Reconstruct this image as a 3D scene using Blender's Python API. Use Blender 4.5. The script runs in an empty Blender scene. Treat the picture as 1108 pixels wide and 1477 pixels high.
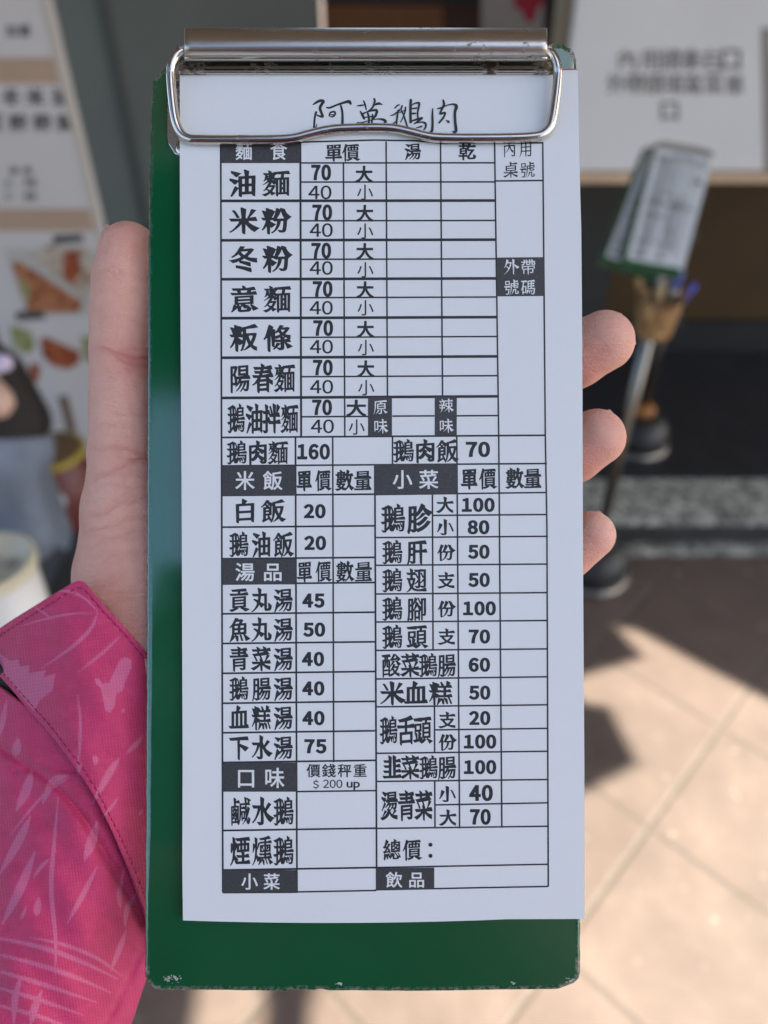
import bpy, math, random
import numpy as np
from mathutils import Matrix, Vector

random.seed(7)
rng = np.random.default_rng(11)
scene = bpy.context.scene
COL = scene.collection
R = math.radians

# ------------------------------------------------------------------ camera
FPX, CX, CY = 1107.0, 554.0, 738.5          # photograph: 1108 x 1477
CAM_H, PITCH = 1.45, R(40)
cam_d = bpy.data.cameras.new('camera')
cam = bpy.data.objects.new('camera', cam_d)
COL.objects.link(cam)
cam.location = (0, 0, CAM_H)
cam.rotation_euler = (math.pi / 2 - PITCH, 0, 0)
cam_d.sensor_fit = 'VERTICAL'
cam_d.sensor_height = 36.0
cam_d.sensor_width = 27.0
cam_d.lens = 36.0 * FPX / 1477.0
cam_d.clip_start = 0.01
cam_d.clip_end = 200
cam_d.dof.use_dof = True
cam_d.dof.focus_distance = 0.189
cam_d.dof.aperture_fstop = cam_d.lens / 3.3
scene.camera = cam

# ------------------------------------------------------------------ sky, sun, exposure
SUN_DIR = Vector((-1.0, 0.12, -1.05)).normalized()      # the way the light travels
world = bpy.data.worlds.new('World')
scene.world = world
world.use_nodes = True
wn = world.node_tree
sky = wn.nodes.new('ShaderNodeTexSky')
sky.sky_type = 'NISHITA'
sky.sun_disc = False
sky.sun_elevation = math.asin(-SUN_DIR.z)
sky.sun_rotation = math.atan2(-SUN_DIR.x, -SUN_DIR.y)
sky.air_density = 0.9
sky.dust_density = 2.6
sky.ozone_density = 1.0
bg = wn.nodes['Background']
wn.links.new(sky.outputs[0], bg.inputs[0])
bg.inputs[1].default_value = 0.088
sun_d = bpy.data.lights.new('sun', 'SUN')
sun_d.energy = 4.8
sun_d.angle = R(0.55)
sun_d.color = (1.0, 0.93, 0.82)
sun = bpy.data.objects.new('sun', sun_d)
COL.objects.link(sun)
sun.location = (3, -0.4, 5)
sun.rotation_euler = SUN_DIR.to_track_quat('-Z', 'Y').to_euler()

vs = scene.view_settings
vs.view_transform = 'Standard'
vs.look = 'None'
vs.gamma = 1
vs.use_curve_mapping = False
vs.exposure = 2.26
scene.cycles.use_denoising = True
scene.cycles.max_bounces = 8
scene.cycles.sample_clamp_indirect = 6

# ------------------------------------------------------------------ placing helpers
FW = Vector((0, math.cos(PITCH), -math.sin(PITCH)))
UP = Vector((0, math.sin(PITCH), math.cos(PITCH)))
RT = Vector((1, 0, 0))
EYE = Vector((0, 0, CAM_H))


def ray(x, y):
    return RT * ((x - CX) / FPX) + UP * ((CY - y) / FPX) + FW


def at_t(x, y, t):
    return EYE + ray(x, y) * t


def at_y(x, y, Y):
    d = ray(x, y)
    return EYE + d * (Y / d.y)


def at_z(x, y, z):
    d = ray(x, y)
    return EYE + d * ((z - CAM_H) / d.z)


# frame of the clipboard: x right, y up the board, z out of the board towards the reader
TILT = R(1.2)
BY = UP * math.cos(TILT) + FW * math.sin(TILT)
BZ = RT.cross(BY)
BO = at_t(524, 745, 0.19)
MB = Matrix(((RT.x, BY.x, BZ.x, BO.x), (RT.y, BY.y, BZ.y, BO.y), (RT.z, BY.z, BZ.z, BO.z), (0, 0, 0, 1)))
_e = MB.inverted() @ EYE
EYL = np.array(_e)
MBI3 = np.array(MB.inverted().to_3x3())
_fw, _up, _rt = np.array(FW), np.array(UP), np.array(RT)


def LP(x, y, z):
    """pixel coordinates and height above the board (mm) -> board coordinates (m); arrays allowed"""
    x = np.asarray(x, float); y = np.asarray(y, float); z = np.asarray(z, float) * 1e-3
    d = ((x - CX) / FPX)[..., None] * _rt + ((CY - y) / FPX)[..., None] * _up + _fw
    d = d @ MBI3.T
    t = (z - EYL[2]) / d[..., 2]
    return EYL + d * t[..., None]


def L1(x, y, z):
    return np.array(LP(np.array([x]), np.array([y]), np.array([z]))[0])


# ------------------------------------------------------------------ object helpers
MATS = {}
ROOT_M = {}


def root(name, label, cat, loc=None, M=None, group=None):
    o = bpy.data.objects.new(name, None)
    o.empty_display_size = 0.02
    COL.objects.link(o)
    m = M if M is not None else Matrix.Translation(loc)
    o.matrix_world = m
    ROOT_M[o.name] = m.copy()
    o['label'] = label
    o['category'] = cat
    if group:
        o['group'] = group
    return o


def mesh(name, verts, faces, mat, parent=None, world=False, smooth=False, mats=None, fmat=None, label=None):
    me = bpy.data.meshes.new(name)
    v = np.asarray(verts, float)
    if world and parent is not None:
        p = parent
        while p.name not in ROOT_M:
            p = p.parent
        inv = np.array(ROOT_M[p.name].inverted())
        v = v @ inv[:3, :3].T + inv[:3, 3]
    me.from_pydata(v.tolist(), [], [tuple(int(i) for i in f) for f in faces])
    for m in (mats or [mat]):
        me.materials.append(m)
    if fmat is not None:
        me.polygons.foreach_set('material_index', np.asarray(fmat, np.int32))
    if smooth:
        me.polygons.foreach_set('use_smooth', [True] * len(me.polygons))
    me.update()
    o = bpy.data.objects.new(name, me)
    COL.objects.link(o)
    if parent is not None:
        o.parent = parent
    if label:
        o['label'] = label
    return o


def tag(o, label, cat=None, group=None, kind=None):
    if label: o['label'] = label
    if cat: o['category'] = cat
    if group: o['group'] = group
    if kind: o['kind'] = kind
    return o


def bevel(o, w, seg=2, ang=30):
    m = o.modifiers.new('bevel', 'BEVEL')
    m.width = w; m.segments = seg; m.limit_method = 'ANGLE'; m.angle_limit = R(ang)
    m.harden_normals = False
    return o


class MBd:
    """collects shapes into one mesh"""
    def __init__(s):
        s.v = []; s.f = []

    def add(s, v, f):
        n = len(s.v)
        s.v.extend([tuple(map(float, p)) for p in v])
        s.f.extend([tuple(i + n for i in q) for q in f])
        return s

    def box(s, x0, x1, y0, y1, z0, z1):
        v = [(x, y, z) for z in (z0, z1) for y in (y0, y1) for x in (x0, x1)]
        return s.add(v, [(0, 2, 3, 1), (4, 5, 7, 6), (0, 1, 5, 4), (2, 6, 7, 3), (0, 4, 6, 2), (1, 3, 7, 5)])

    def prism(s, poly, axis, a, b):
        """polygon (2-D list) extruded along an axis: 0,1,2"""
        n = len(poly)
        def P(p, h):
            q = [p[0], p[1]]; q.insert(axis, h); return q
        v = [P(p, a) for p in poly] + [P(p, b) for p in poly]
        f = [tuple(range(n))[::-1], tuple(range(n, 2 * n))] + [(i, (i + 1) % n, n + (i + 1) % n, n + i) for i in range(n)]
        return s.add(v, f)

    def lathe(s, prof, c, seg=32, axis=None):
        """profile (r, h) turned round the vertical axis through c"""
        v = []; f = []
        n = len(prof)
        for k in range(seg):
            a = 2 * math.pi * k / seg
            for r_, h in prof:
                v.append((c[0] + r_ * math.cos(a), c[1] + r_ * math.sin(a), c[2] + h))
        for k in range(seg):
            k2 = (k + 1) % seg
            for i in range(n - 1):
                f.append((k * n + i, k2 * n + i, k2 * n + i + 1, k * n + i + 1))
        if prof[0][0] > 1e-6: f.append(tuple(k * n for k in range(seg))[::-1])
        if prof[-1][0] > 1e-6: f.append(tuple(k * n + n - 1 for k in range(seg)))
        return s.add(v, f)

    def tube(s, pts, rad, seg=12, caps=True):
        pts = [np.array(p, float) for p in pts]
        n = len(pts)
        rad = [rad] * n if np.isscalar(rad) else list(rad)
        t = [(pts[min(i + 1, n - 1)] - pts[max(i - 1, 0)]) for i in range(n)]
        t = [x / np.linalg.norm(x) for x in t]
        u = np.cross(t[0], [0, 0, 1.0])
        if np.linalg.norm(u) < 1e-3: u = np.cross(t[0], [0, 1.0, 0])
        v = []; f = []
        for i in range(n):
            u = u - t[i] * np.dot(u, t[i]); u /= np.linalg.norm(u)
            w = np.cross(t[i], u)
            for k in range(seg):
                a = 2 * math.pi * k / seg
                v.append(pts[i] + rad[i] * (math.cos(a) * u + math.sin(a) * w))
        for i in range(n - 1):
            for k in range(seg):
                k2 = (k + 1) % seg
                f.append((i * seg + k, i * seg + k2, (i + 1) * seg + k2, (i + 1) * seg + k))
        if caps:
            f.append(tuple(range(seg))[::-1]); f.append(tuple((n - 1) * seg + k for k in range(seg)))
        return s.add(v, f)

    def build(s, name, mat, parent=None, world=False, smooth=False, label=None):
        return mesh(name, s.v, s.f, mat, parent, world, smooth, label=label)


def smoothpath(pts, n=8, closed=False):
    """Catmull-Rom through the points"""
    p = [np.array(q, float) for q in pts]
    m = len(p)
    out = []
    rngi = range(m) if closed else range(m - 1)
    for i in rngi:
        if closed:
            a, b, c, d = p[(i - 1) % m], p[i], p[(i + 1) % m], p[(i + 2) % m]
        else:
            b, c = p[i], p[i + 1]
            a = p[i - 1] if i > 0 else 2 * b - c
            d = p[i + 2] if i + 2 < m else 2 * c - b
        for k in range(n):
            t = k / n
            out.append(0.5 * (2 * b + (c - a) * t + (2 * a - 5 * b + 4 * c - d) * t * t + (3 * b - 3 * c + d - a) * t ** 3))
    if not closed:
        out.append(p[-1])
    return np.array(out)


# ------------------------------------------------------------------ materials
class NT:
    def __init__(s, name):
        s.m = bpy.data.materials.new(name); s.m.use_nodes = True
        s.t = s.m.node_tree; s.b = s.t.nodes['Principled BSDF']

    def n(s, typ, **kw):
        nd = s.t.nodes.new(typ)
        for k, v in kw.items():
            if k.startswith('i_'):
                key = k[2:]
                key = int(key) if key.isdigit() else key.replace('_', ' ')
                nd.inputs[key].default_value = v
            else:
                setattr(nd, k, v)
        return nd

    def l(s, a, b):
        s.t.links.new(a, b)

    def coord(s, what='Object', scale=(1, 1, 1), rot=(0, 0, 0)):
        tc = s.n('ShaderNodeTexCoord'); mp = s.n('ShaderNodeMapping')
        mp.inputs['Scale'].default_value = scale; mp.inputs['Rotation'].default_value = rot
        s.l(tc.outputs[what], mp.inputs[0])
        return mp.outputs[0]

    def noise(s, co, scale, detail=4, rough=0.55, dist=0.0):
        nd = s.n('ShaderNodeTexNoise', i_Scale=scale, i_Detail=detail, i_Roughness=rough, i_Distortion=dist)
        s.l(co, nd.inputs['Vector'])
        return nd.outputs['Fac']

    def ramp(s, fac, stops):
        nd = s.n('ShaderNodeValToRGB')
        el = nd.color_ramp.elements
        while len(el) > 1: el.remove(el[-1])
        for i, (p, c) in enumerate(stops):
            e = el[0] if i == 0 else el.new(p)
            e.position = p
            e.color = (*c, 1) if len(c) == 3 else c
        s.l(fac, nd.inputs[0])
        return nd.outputs[0]

    def mix(s, fac, a, b, blend='MIX'):
        nd = s.n('ShaderNodeMix', data_type='RGBA', blend_type=blend)
        for sock, val in ((nd.inputs[0], fac), (nd.inputs[6], a), (nd.inputs[7], b)):
            if hasattr(val, 'is_output'): s.l(val, sock)
            elif isinstance(val, (int, float)): sock.default_value = val
            else: sock.default_value = (*val, 1)
        return nd.outputs[2]

    def math(s, op, a, b=0.0, clamp=False):
        nd = s.n('ShaderNodeMath', operation=op, use_clamp=clamp)
        for i, val in enumerate((a, b)):
            if hasattr(val, 'is_output'): s.l(val, nd.inputs[i])
            else: nd.inputs[i].default_value = val
        return nd.outputs[0]

    def bump(s, h, dist, strength=1.0, normal=None):
        nd = s.n('ShaderNodeBump', i_Strength=strength, i_Distance=dist)
        s.l(h, nd.inputs['Height'])
        if normal is not None: s.l(normal, nd.inputs['Normal'])
        return nd.outputs[0]

    def set(s, **kw):
        for k, v in kw.items():
            k = k.replace('_', ' ')
            sock = s.b.inputs[k]
            if hasattr(v, 'is_output'): s.l(v, sock)
            elif isinstance(v, tuple) and len(v) == 3 and k.endswith(('Color', 'Tint')): sock.default_value = (*v, 1)
            else: sock.default_value = v
        return s


def plain(name, col, rough=0.6, var=0.08, scale=30, metal=0.0, bump=0.0, **kw):
    """a surface with slight mottling"""
    if name in MATS: return MATS[name]
    t = NT(name)
    co = t.coord()
    f = t.noise(co, scale, 5)
    c = t.ramp(f, [(0.25, tuple(v * (1 - var) for v in col)), (0.75, tuple(min(1, v * (1 + var)) for v in col))])
    t.set(Base_Color=c, Roughness=rough, Metallic=metal, **kw)
    if bump:
        t.set(Normal=t.bump(t.noise(co, scale * 4, 4), bump))
    MATS[name] = t.m
    return t.m


# ------------------------------------------------------------------ lettering
_gl = {}


def _poly(sp):
    """closed outline of one spline as corner points with handles"""
    return [[np.array(p.handle_left[:2]), np.array(p.co[:2]), np.array(p.handle_right[:2])] for p in sp.bezier_points]


def _brush(sp, sgn, k=1.0):
    """turn the blunt stroke ends of a plain outline into the pressed and pointed ends a brush leaves"""
    n = len(sp)
    if n < 4: return sp
    co = [q[1] for q in sp]
    edits = []
    for i in range(n):
        a, b = co[i], co[(i + 1) % n]
        L = np.linalg.norm(b - a)
        if L < 0.02 or L > 0.105: continue
        def dirn(p, q, h):
            v = h - p
            if np.linalg.norm(v) < 1e-4: v = q - p
            m = np.linalg.norm(v)
            return v / m if m > 1e-9 else v
        d1 = -dirn(a, co[i - 1], sp[i][0])
        d2 = dirn(b, co[(i + 2) % n], sp[(i + 1) % n][2])
        e = (b - a) / L
        c1 = (d1[0] * e[1] - d1[1] * e[0]) * sgn
        c2 = (e[0] * d2[1] - e[1] * d2[0]) * sgn
        if c1 < 0.45 or c2 < 0.45 or np.dot(d1, d2) > -0.55: continue
        out = (d1 - d2); out /= np.linalg.norm(out)
        edits.append((i, L, out, e))
    mv = {}
    for i, L, o, e in edits:
        ang = math.degrees(math.atan2(o[1], o[0]))
        j = (i + 1) % n
        a, b = co[i], co[j]
        mid = (a + b) / 2
        # upper / left / right vertex of the end
        hi, lo = (i, j) if a[1] > b[1] else (j, i)
        lf, rt_ = (i, j) if a[0] < b[0] else (j, i)
        def add(v, d): mv[v] = mv.get(v, np.zeros(2)) + np.array(d) * L * k
        if -25 < ang < 25:                     # end of a level stroke: pressed
            add(hi, (-0.35, 0.50)); add(lo, (0.25, -0.28))
        elif ang > 155 or ang < -155:          # start of a level stroke
            add(hi, (-0.55, 0.30)); add(lo, (0.20, 0.10))
        elif 65 < ang < 115:                   # head of an upright
            add(lf, (-0.45, 0.50)); add(rt_, (0.25, -0.30))
        elif -115 < ang < -65:                 # foot of an upright
            add(lf, (0.22, 0.05)); add(rt_, (-0.12, -0.42))
        elif -155 <= ang <= -115:              # left falling: drawn to a point
            c = mid + o * L * 0.55
            for v in (i, j): mv[v] = mv.get(v, np.zeros(2)) + (c - co[v]) * 0.8 * k
        elif -65 <= ang <= -25:                # right falling: heavy foot
            for v in (i, j): mv[v] = mv.get(v, np.zeros(2)) + (co[v] - mid) * 0.75 * k
            add(hi, (0.55, 0.05))
        elif 115 <= ang <= 155:                # thin start of a right falling stroke
            for v in (i, j): mv[v] = mv.get(v, np.zeros(2)) + (mid - co[v]) * 0.55 * k + o * L * 0.3
        else:                                  # thick start, upper right
            for v in (i, j): mv[v] = mv.get(v, np.zeros(2)) + (co[v] - mid) * 0.35 * k
    out = []
    for i in range(n):
        d = mv.get(i)
        out.append(sp[i] if d is None else [q + d for q in sp[i]])
    return out


def _flat(sp, seg=5):
    pts = []
    n = len(sp)
    for i in range(n):
        p0, h0, h1, p1 = sp[i][1], sp[i][2], sp[(i + 1) % n][0], sp[(i + 1) % n][1]
        L = np.linalg.norm(p1 - p0)
        c = (p1 - p0) / (L + 1e-9)
        dev = abs(c[0] * (h0 - p0)[1] - c[1] * (h0 - p0)[0]) + abs(c[0] * (h1 - p0)[1] - c[1] * (h1 - p0)[0])
        if dev < 0.004: pts.append(p0)
        else:
            for k in range(seg):
                t = k / seg
                pts.append((1 - t) ** 3 * p0 + 3 * (1 - t) ** 2 * t * h0 + 3 * (1 - t) * t * t * h1 + t ** 3 * p1)
    o = []
    for p in pts:
        if not o or np.linalg.norm(p - o[-1]) > 0.002: o.append(p)
    if len(o) > 1 and np.linalg.norm(o[0] - o[-1]) < 0.002: o.pop()
    return o


def _offset(pl, sgn, wx, wy):
    n = len(pl)
    if n < 3: return pl
    out = []
    for i in range(n):
        a, b, c = pl[i - 1], pl[i], pl[(i + 1) % n]
        d1 = (b - a) / np.linalg.norm(b - a); d2 = (c - b) / np.linalg.norm(c - b)
        n1 = np.array([d1[1], -d1[0]]) * sgn; n2 = np.array([d2[1], -d2[0]]) * sgn
        m = n1 + n2
        q = np.dot(m, m)
        m = m / q * 2 if q > 0.6 else m / (math.sqrt(q) + 1e-6) * 1.3
        out.append(b + np.array([m[0] * wx, m[1] * wy]))
    return out

GN, GX0, GY0, GW = 144, -0.15, -0.30, 1.30                 # drawing grid of a glyph


def _raster(pls, sgn):
    """coverage of the outlines on a fine grid (non-zero winding), slightly softened like ink on paper"""
    S = 2
    N = GN * S
    h = GW / N
    diff = np.zeros((N, N + 1))
    ys = GY0 + (np.arange(N) + 0.5) * h
    for pl in pls:
        p = np.array(pl); q = np.roll(p, -1, 0)
        for (x0, y0), (x1, y1) in zip(p, q):
            if y0 == y1: continue
            s_ = 1 if y1 > y0 else -1
            lo, hi = min(y0, y1), max(y0, y1)
            r0 = max(0, int(math.ceil((lo - GY0) / h - 0.5))); r1 = min(N - 1, int(math.ceil((hi - GY0) / h - 0.5)) - 1)
            if r1 < r0: continue
            rr = np.arange(r0, r1 + 1)
            xs = x0 + (ys[rr] - y0) / (y1 - y0) * (x1 - x0)
            cc = np.clip(np.ceil((xs - GX0) / h - 0.5).astype(int), 0, N)
            np.add.at(diff, (rr, cc), s_)
    W = np.cumsum(diff, 1)[:, :N]
    I = (W * -sgn >= 0.5).astype(float)
    I = I.reshape(GN, S, GN, S).mean((1, 3))
    k = np.array([0.12, 0.76, 0.12])
    for ax in (0, 1):
        for _ in range(2):
            I = k[0] * np.roll(I, 1, ax) + k[1] * I + k[2] * np.roll(I, -1, ax)
    return I


def _contour(I):
    """closed outlines of the drawn glyph"""
    h = GW / GN
    T = 0.5
    B = I > T
    seg = {}
    N = GN
    def ex(i, j):           # crossing on edge (i,j)-(i,j+1)
        return (j + (T - I[i, j]) / (I[i, j + 1] - I[i, j]), float(i))
    def ey(i, j):
        return (float(j), i + (T - I[i, j]) / (I[i + 1, j] - I[i, j]))
    c = B[:-1, :-1].astype(int) + 2 * B[:-1, 1:] + 4 * B[1:, 1:] + 8 * B[1:, :-1]
    for i, j in zip(*np.nonzero((c > 0) & (c < 15))):
        k = c[i, j]
        b_, r_, t_, l_ = ('x', i, j), ('y', i, j + 1), ('x', i + 1, j), ('y', i, j)
        lines = {1: [(b_, l_)], 2: [(r_, b_)], 3: [(r_, l_)], 4: [(t_, r_)], 5: [(b_, l_), (t_, r_)], 6: [(t_, b_)], 7: [(t_, l_)],
                 8: [(l_, t_)], 9: [(b_, t_)], 10: [(r_, b_), (l_, t_)], 11: [(r_, t_)], 12: [(l_, r_)], 13: [(b_, r_)], 14: [(l_, b_)]}[k]
        for a, b in lines: seg[a] = b
    out = []
    while seg:
        st = next(iter(seg))
        loop = []
        cur = st
        while cur in seg:
            loop.append(cur)
            cur = seg.pop(cur)
        pts = np.array([ex(i, j) if k == 'x' else ey(i, j) for k, i, j in loop])
        if len(pts) < 6: continue
        # drop points that lie on the line of their neighbours
        keep = _dp(pts, 0.16)
        if len(keep) >= 3:
            out.append([(GX0 + (x + 0.5) * h, GY0 + (y + 0.5) * h) for x, y in keep])
    return out


def _dp(pts, tol):
    n = len(pts)
    far = int(np.argmax(np.sum((pts - pts[0]) ** 2, 1)))
    def run(a, b):
        st = [(a, b)]; keep = set()
        while st:
            i, j = st.pop()
            if j - i < 2: continue
            p, q = P2[i], P2[j]
            d = q - p
            L = np.hypot(*d) + 1e-9
            m = P2[i + 1:j] - p
            e = np.abs(m[:, 0] * d[1] - m[:, 1] * d[0]) / L
            k = int(np.argmax(e))
            if e[k] > tol:
                keep.add(i + 1 + k); st += [(i, i + 1 + k), (i + 1 + k, j)]
        return keep
    P2 = np.concatenate([pts, pts[:1]])
    ks = sorted({0, far} | run(0, far) | run(far, n))
    return P2[[k for k in ks if k < n]]


def glyph(ch, style):
    """(verts n x 2 in em units, faces) of one character"""
    key = (ch, style)
    if key in _gl: return _gl[key]
    kind, wx, wy, slant = {
        'kai':   ('kai', 0.032, 0.016, 0.06),
        'kaib':  ('kai', 0.036, 0.016, 0.06),
        'kaih':  ('kai', 0.042, 0.022, 0.05),
        'kait':  ('kai', 0.006, 0.000, 0.06),
        'title': ('kai', 0.010, -0.006, 0.10),
        'hei':   ('hei', 0.004, 0.004, 0.0),
        'heib':  ('hei', 0.016, 0.014, 0.0),
        'heix':  ('hei', 0.036, 0.030, 0.0),
        'heil':  ('hei', -0.010, -0.010, 0.0),
        'num':   ('hei', 0.068, 0.044, 0.0),
        'numx':  ('hei', 0.062, 0.042, 0.0),
        'numl':  ('hei', 0.016, 0.010, 0.0),
    }[style]
    cu = bpy.data.curves.new('glyph', 'FONT')
    cu.body = chr(ord(ch) + 0xFEE0) if ch in '0123456789$' else ch      # full-width figures
    ob = bpy.data.objects.new('glyph', cu)
    COL.objects.link(ob)
    dg = bpy.context.evaluated_depsgraph_get()
    dg.update()
    ev = ob.evaluated_get(dg)
    kc = ev.to_curve(dg)
    sps = [_poly(s) for s in kc.splines if len(s.bezier_points) > 2]
    ev.to_curve_clear()
    bpy.data.objects.remove(ob)
    bpy.data.curves.remove(cu)

    def area(sp):
        c = np.array([q[1] for q in sp])
        return 0.5 * np.sum(c[:, 0] * np.roll(c[:, 1], -1) - c[:, 1] * np.roll(c[:, 0], -1))
    big = max(sps, key=lambda s: abs(area(s)))
    sgn = 1.0 if area(big) > 0 else -1.0
    if kind == 'kai':
        sps = [_brush(s, sgn) for s in sps]
    flat = [_flat(s) for s in sps]
    per = sum(np.linalg.norm(np.diff(np.array(p_ + p_[:1]), axis=0), axis=1).sum() for p_ in flat)
    if kind == 'kai':
        q_ = min(1.0, max(0.30, 1.75 - per / 12.5))
        wx, wy = (wx * q_ - 0.004 * (1 - min(1, q_)), wy * q_ - 0.008 * (1 - min(1, q_)))
    pls = [_offset(p_, sgn, wx, wy) for p_ in flat]
    loops = _contour(_raster(pls, sgn))
    c2 = bpy.data.curves.new('glyph2', 'CURVE')
    c2.dimensions = '2D'
    c2.fill_mode = 'BOTH'
    for pl in loops:
        if len(pl) < 3: continue
        s = c2.splines.new('POLY')
        s.points.add(len(pl) - 1)
        for i, p in enumerate(pl): s.points[i].co = (p[0], p[1] + slant * (p[0] - 0.5), 0, 1)
        s.use_cyclic_u = True
    o2 = bpy.data.objects.new('glyph2', c2)
    COL.objects.link(o2)
    dg = bpy.context.evaluated_depsgraph_get()
    dg.update()
    ev = o2.evaluated_get(dg)
    me = ev.to_mesh()
    v = np.array([q.co[:2] for q in me.vertices]).reshape(-1, 2)
    f = []
    for p in me.polygons:
        q = list(p.vertices)
        c = v[q]
        ar = 0.5 * np.sum(c[:, 0] * np.roll(c[:, 1], -1) - c[:, 1] * np.roll(c[:, 0], -1))
        f.append(q if ar > 0 else q[::-1])
    ev.to_mesh_clear()
    bpy.data.objects.remove(o2)
    bpy.data.curves.remove(c2)
    _gl[key] = (v, f)
    return _gl[key]


class Print2:
    """flat lettering in a 2-D layout (x right, y DOWN, any unit), faces carry a material index"""
    def __init__(s):
        s.v = []; s.f = []; s.m = []

    def _add(s, v, f, m):
        n = len(s.v)
        s.v.extend([tuple(p) for p in v])
        s.f.extend([[i + n for i in q] for q in f])
        s.m.extend([m] * len(f))

    def char(s, ch, cx, cy, w, h, style, m=0):
        v, f = glyph(ch, style)
        s._add(np.stack([cx + (v[:, 0] - 0.5) * w, cy - (v[:, 1] - 0.38) * h], 1), f, m)

    def chars(s, txt, xs, cy, w, h, style, m=0):
        for ch, x in zip(txt, xs):
            s.char(ch, x, cy, w, h, style, m)

    def fit(s, txt, x0, x1, y0, y1, style, m=0):
        """digits set side by side and stretched to fill a box"""
        vv = []; ff = []; n = 0; pen = 0
        for ch in txt:
            if ch == ' ':
                pen += 0.25; continue
            v, f = glyph(ch, style)
            v = v.copy()
            lo = v[:, 0].min()
            v[:, 0] += pen - lo
            pen = v[:, 0].max() + 0.055
            if ch == '1' and len(txt) > 2: pen += 0.03
            ff += [[i + n for i in q] for q in f]; vv.append(v); n += len(v)
        v = np.concatenate(vv)
        a, b = v[:, 0].min(), v[:, 0].max(); c, d = v[:, 1].min(), v[:, 1].max()
        s._add(np.stack([x0 + (v[:, 0] - a) / (b - a) * (x1 - x0), y1 - (v[:, 1] - c) / (d - c) * (y1 - y0)], 1), ff, m)

    def strip(s, x0, y0, x1, y1, w, m=0, n=None):
        """a printed rule"""
        L = math.hypot(x1 - x0, y1 - y0)
        n = n or max(1, int(L / 18))
        nx, ny = -(y1 - y0) / L * w / 2, (x1 - x0) / L * w / 2
        v = []; f = []
        for i in range(n + 1):
            t = i / n
            x, y = x0 + (x1 - x0) * t, y0 + (y1 - y0) * t
            v += [(x + nx, y + ny), (x - nx, y - ny)]
        for i in range(n):
            f.append([2 * i, 2 * i + 2, 2 * i + 3, 2 * i + 1])
        s._add(v, f, m)

    def rect(s, x0, x1, y0, y1, m=0, d=14, dy=0.0):
        """a printed solid box, dy = rise of its right side"""
        nx = max(1, int((x1 - x0) / d)); ny = max(1, int((y1 - y0) / d))
        v = []; f = []
        for j in range(ny + 1):
            for i in range(nx + 1):
                a = i / nx
                v.append((x0 + (x1 - x0) * a, y0 + (y1 - y0) * j / ny - dy * a))
        for j in range(ny):
            for i in range(nx):
                q = j * (nx + 1) + i
                f.append([q + nx + 1, q + nx + 2, q + 1, q])
        s._add(v, f, m)


# ------------------------------------------------------------------ clipboard materials
def mat_green():
    t = NT('green enamel')
    co = t.coord()
    n1 = t.noise(co, 60, 6)
    c = t.ramp(n1, [(0.3, (0.0009, 0.090, 0.030)), (0.7, (0.0011, 0.099, 0.033))])
    # worn spots along the edges
    at = t.n('ShaderNodeAttribute', attribute_name='wear')
    wn_ = t.noise(co, 900, 6, 0.65)
    w2 = t.noise(co, 260, 3)
    w = t.math('MULTIPLY', at.outputs['Fac'], t.ramp(t.math('ADD', t.math('MULTIPLY', wn_, 0.7), t.math('MULTIPLY', w2, 0.3)), [(0.47, (0, 0, 0)), (0.55, (1, 1, 1))]))
    c2 = t.ramp(t.noise(co, 500, 4), [(0.3, (0.10, 0.085, 0.06)), (0.7, (0.36, 0.35, 0.30))])
    sm = t.noise(co, 34, 6, 0.6, 0.6)
    t.set(Base_Color=t.mix(w, c, c2), Specular_IOR_Level=0.5, Coat_Weight=1.0, Coat_IOR=1.9, Coat_Roughness=t.ramp(sm, [(0.35, (0.06, 0.06, 0.06)), (0.7, (0.15, 0.15, 0.15))]),
          Roughness=t.ramp(sm, [(0.3, (0.05, 0.05, 0.05)), (0.75, (0.11, 0.11, 0.11))]))
    h = t.noise(co, 35, 3)
    b1 = t.bump(h, 0.0003, 0.10)
    t.set(Normal=t.bump(w, 0.0002, 0.5, b1))
    return t.m


def mat_edge():
    t = NT('board core')
    co = t.coord()
    n1 = t.noise(co, 500, 5)
    c = t.ramp(n1, [(0.35, (0.012, 0.05, 0.025)), (0.52, (0.05, 0.045, 0.03)), (0.62, (0.22, 0.20, 0.16))])
    t.set(Base_Color=c, Roughness=0.55)
    return t.m


def mat_paper():
    t = NT('white paper')
    co = t.coord()
    f = t.noise(co, 900, 4)
    f2 = t.noise(co, 14, 3)
    c = t.mix(t.math('MULTIPLY', f, 0.35), (0.79, 0.80, 0.785), (0.73, 0.74, 0.725))
    c = t.mix(t.math('MULTIPLY', f2, 0.18), c, (0.70, 0.715, 0.715))
    h = t.noise(co, 1600, 3)
    b = t.bump(h, 0.00003, 0.6)
    t.set(Base_Color=c, Roughness=0.62, Normal=t.bump(f2, 0.0010, 0.35, b), Specular_IOR_Level=0.35)
    return t.m


def mat_ink(name, a, b):
    t = NT(name)
    co = t.coord()
    f = t.noise(co, 2600, 3, 0.7)
    t.set(Base_Color=t.ramp(f, [(0.3, a), (0.72, b)]), Roughness=0.5, Specular_IOR_Level=0.4)
    return t.m


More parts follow.
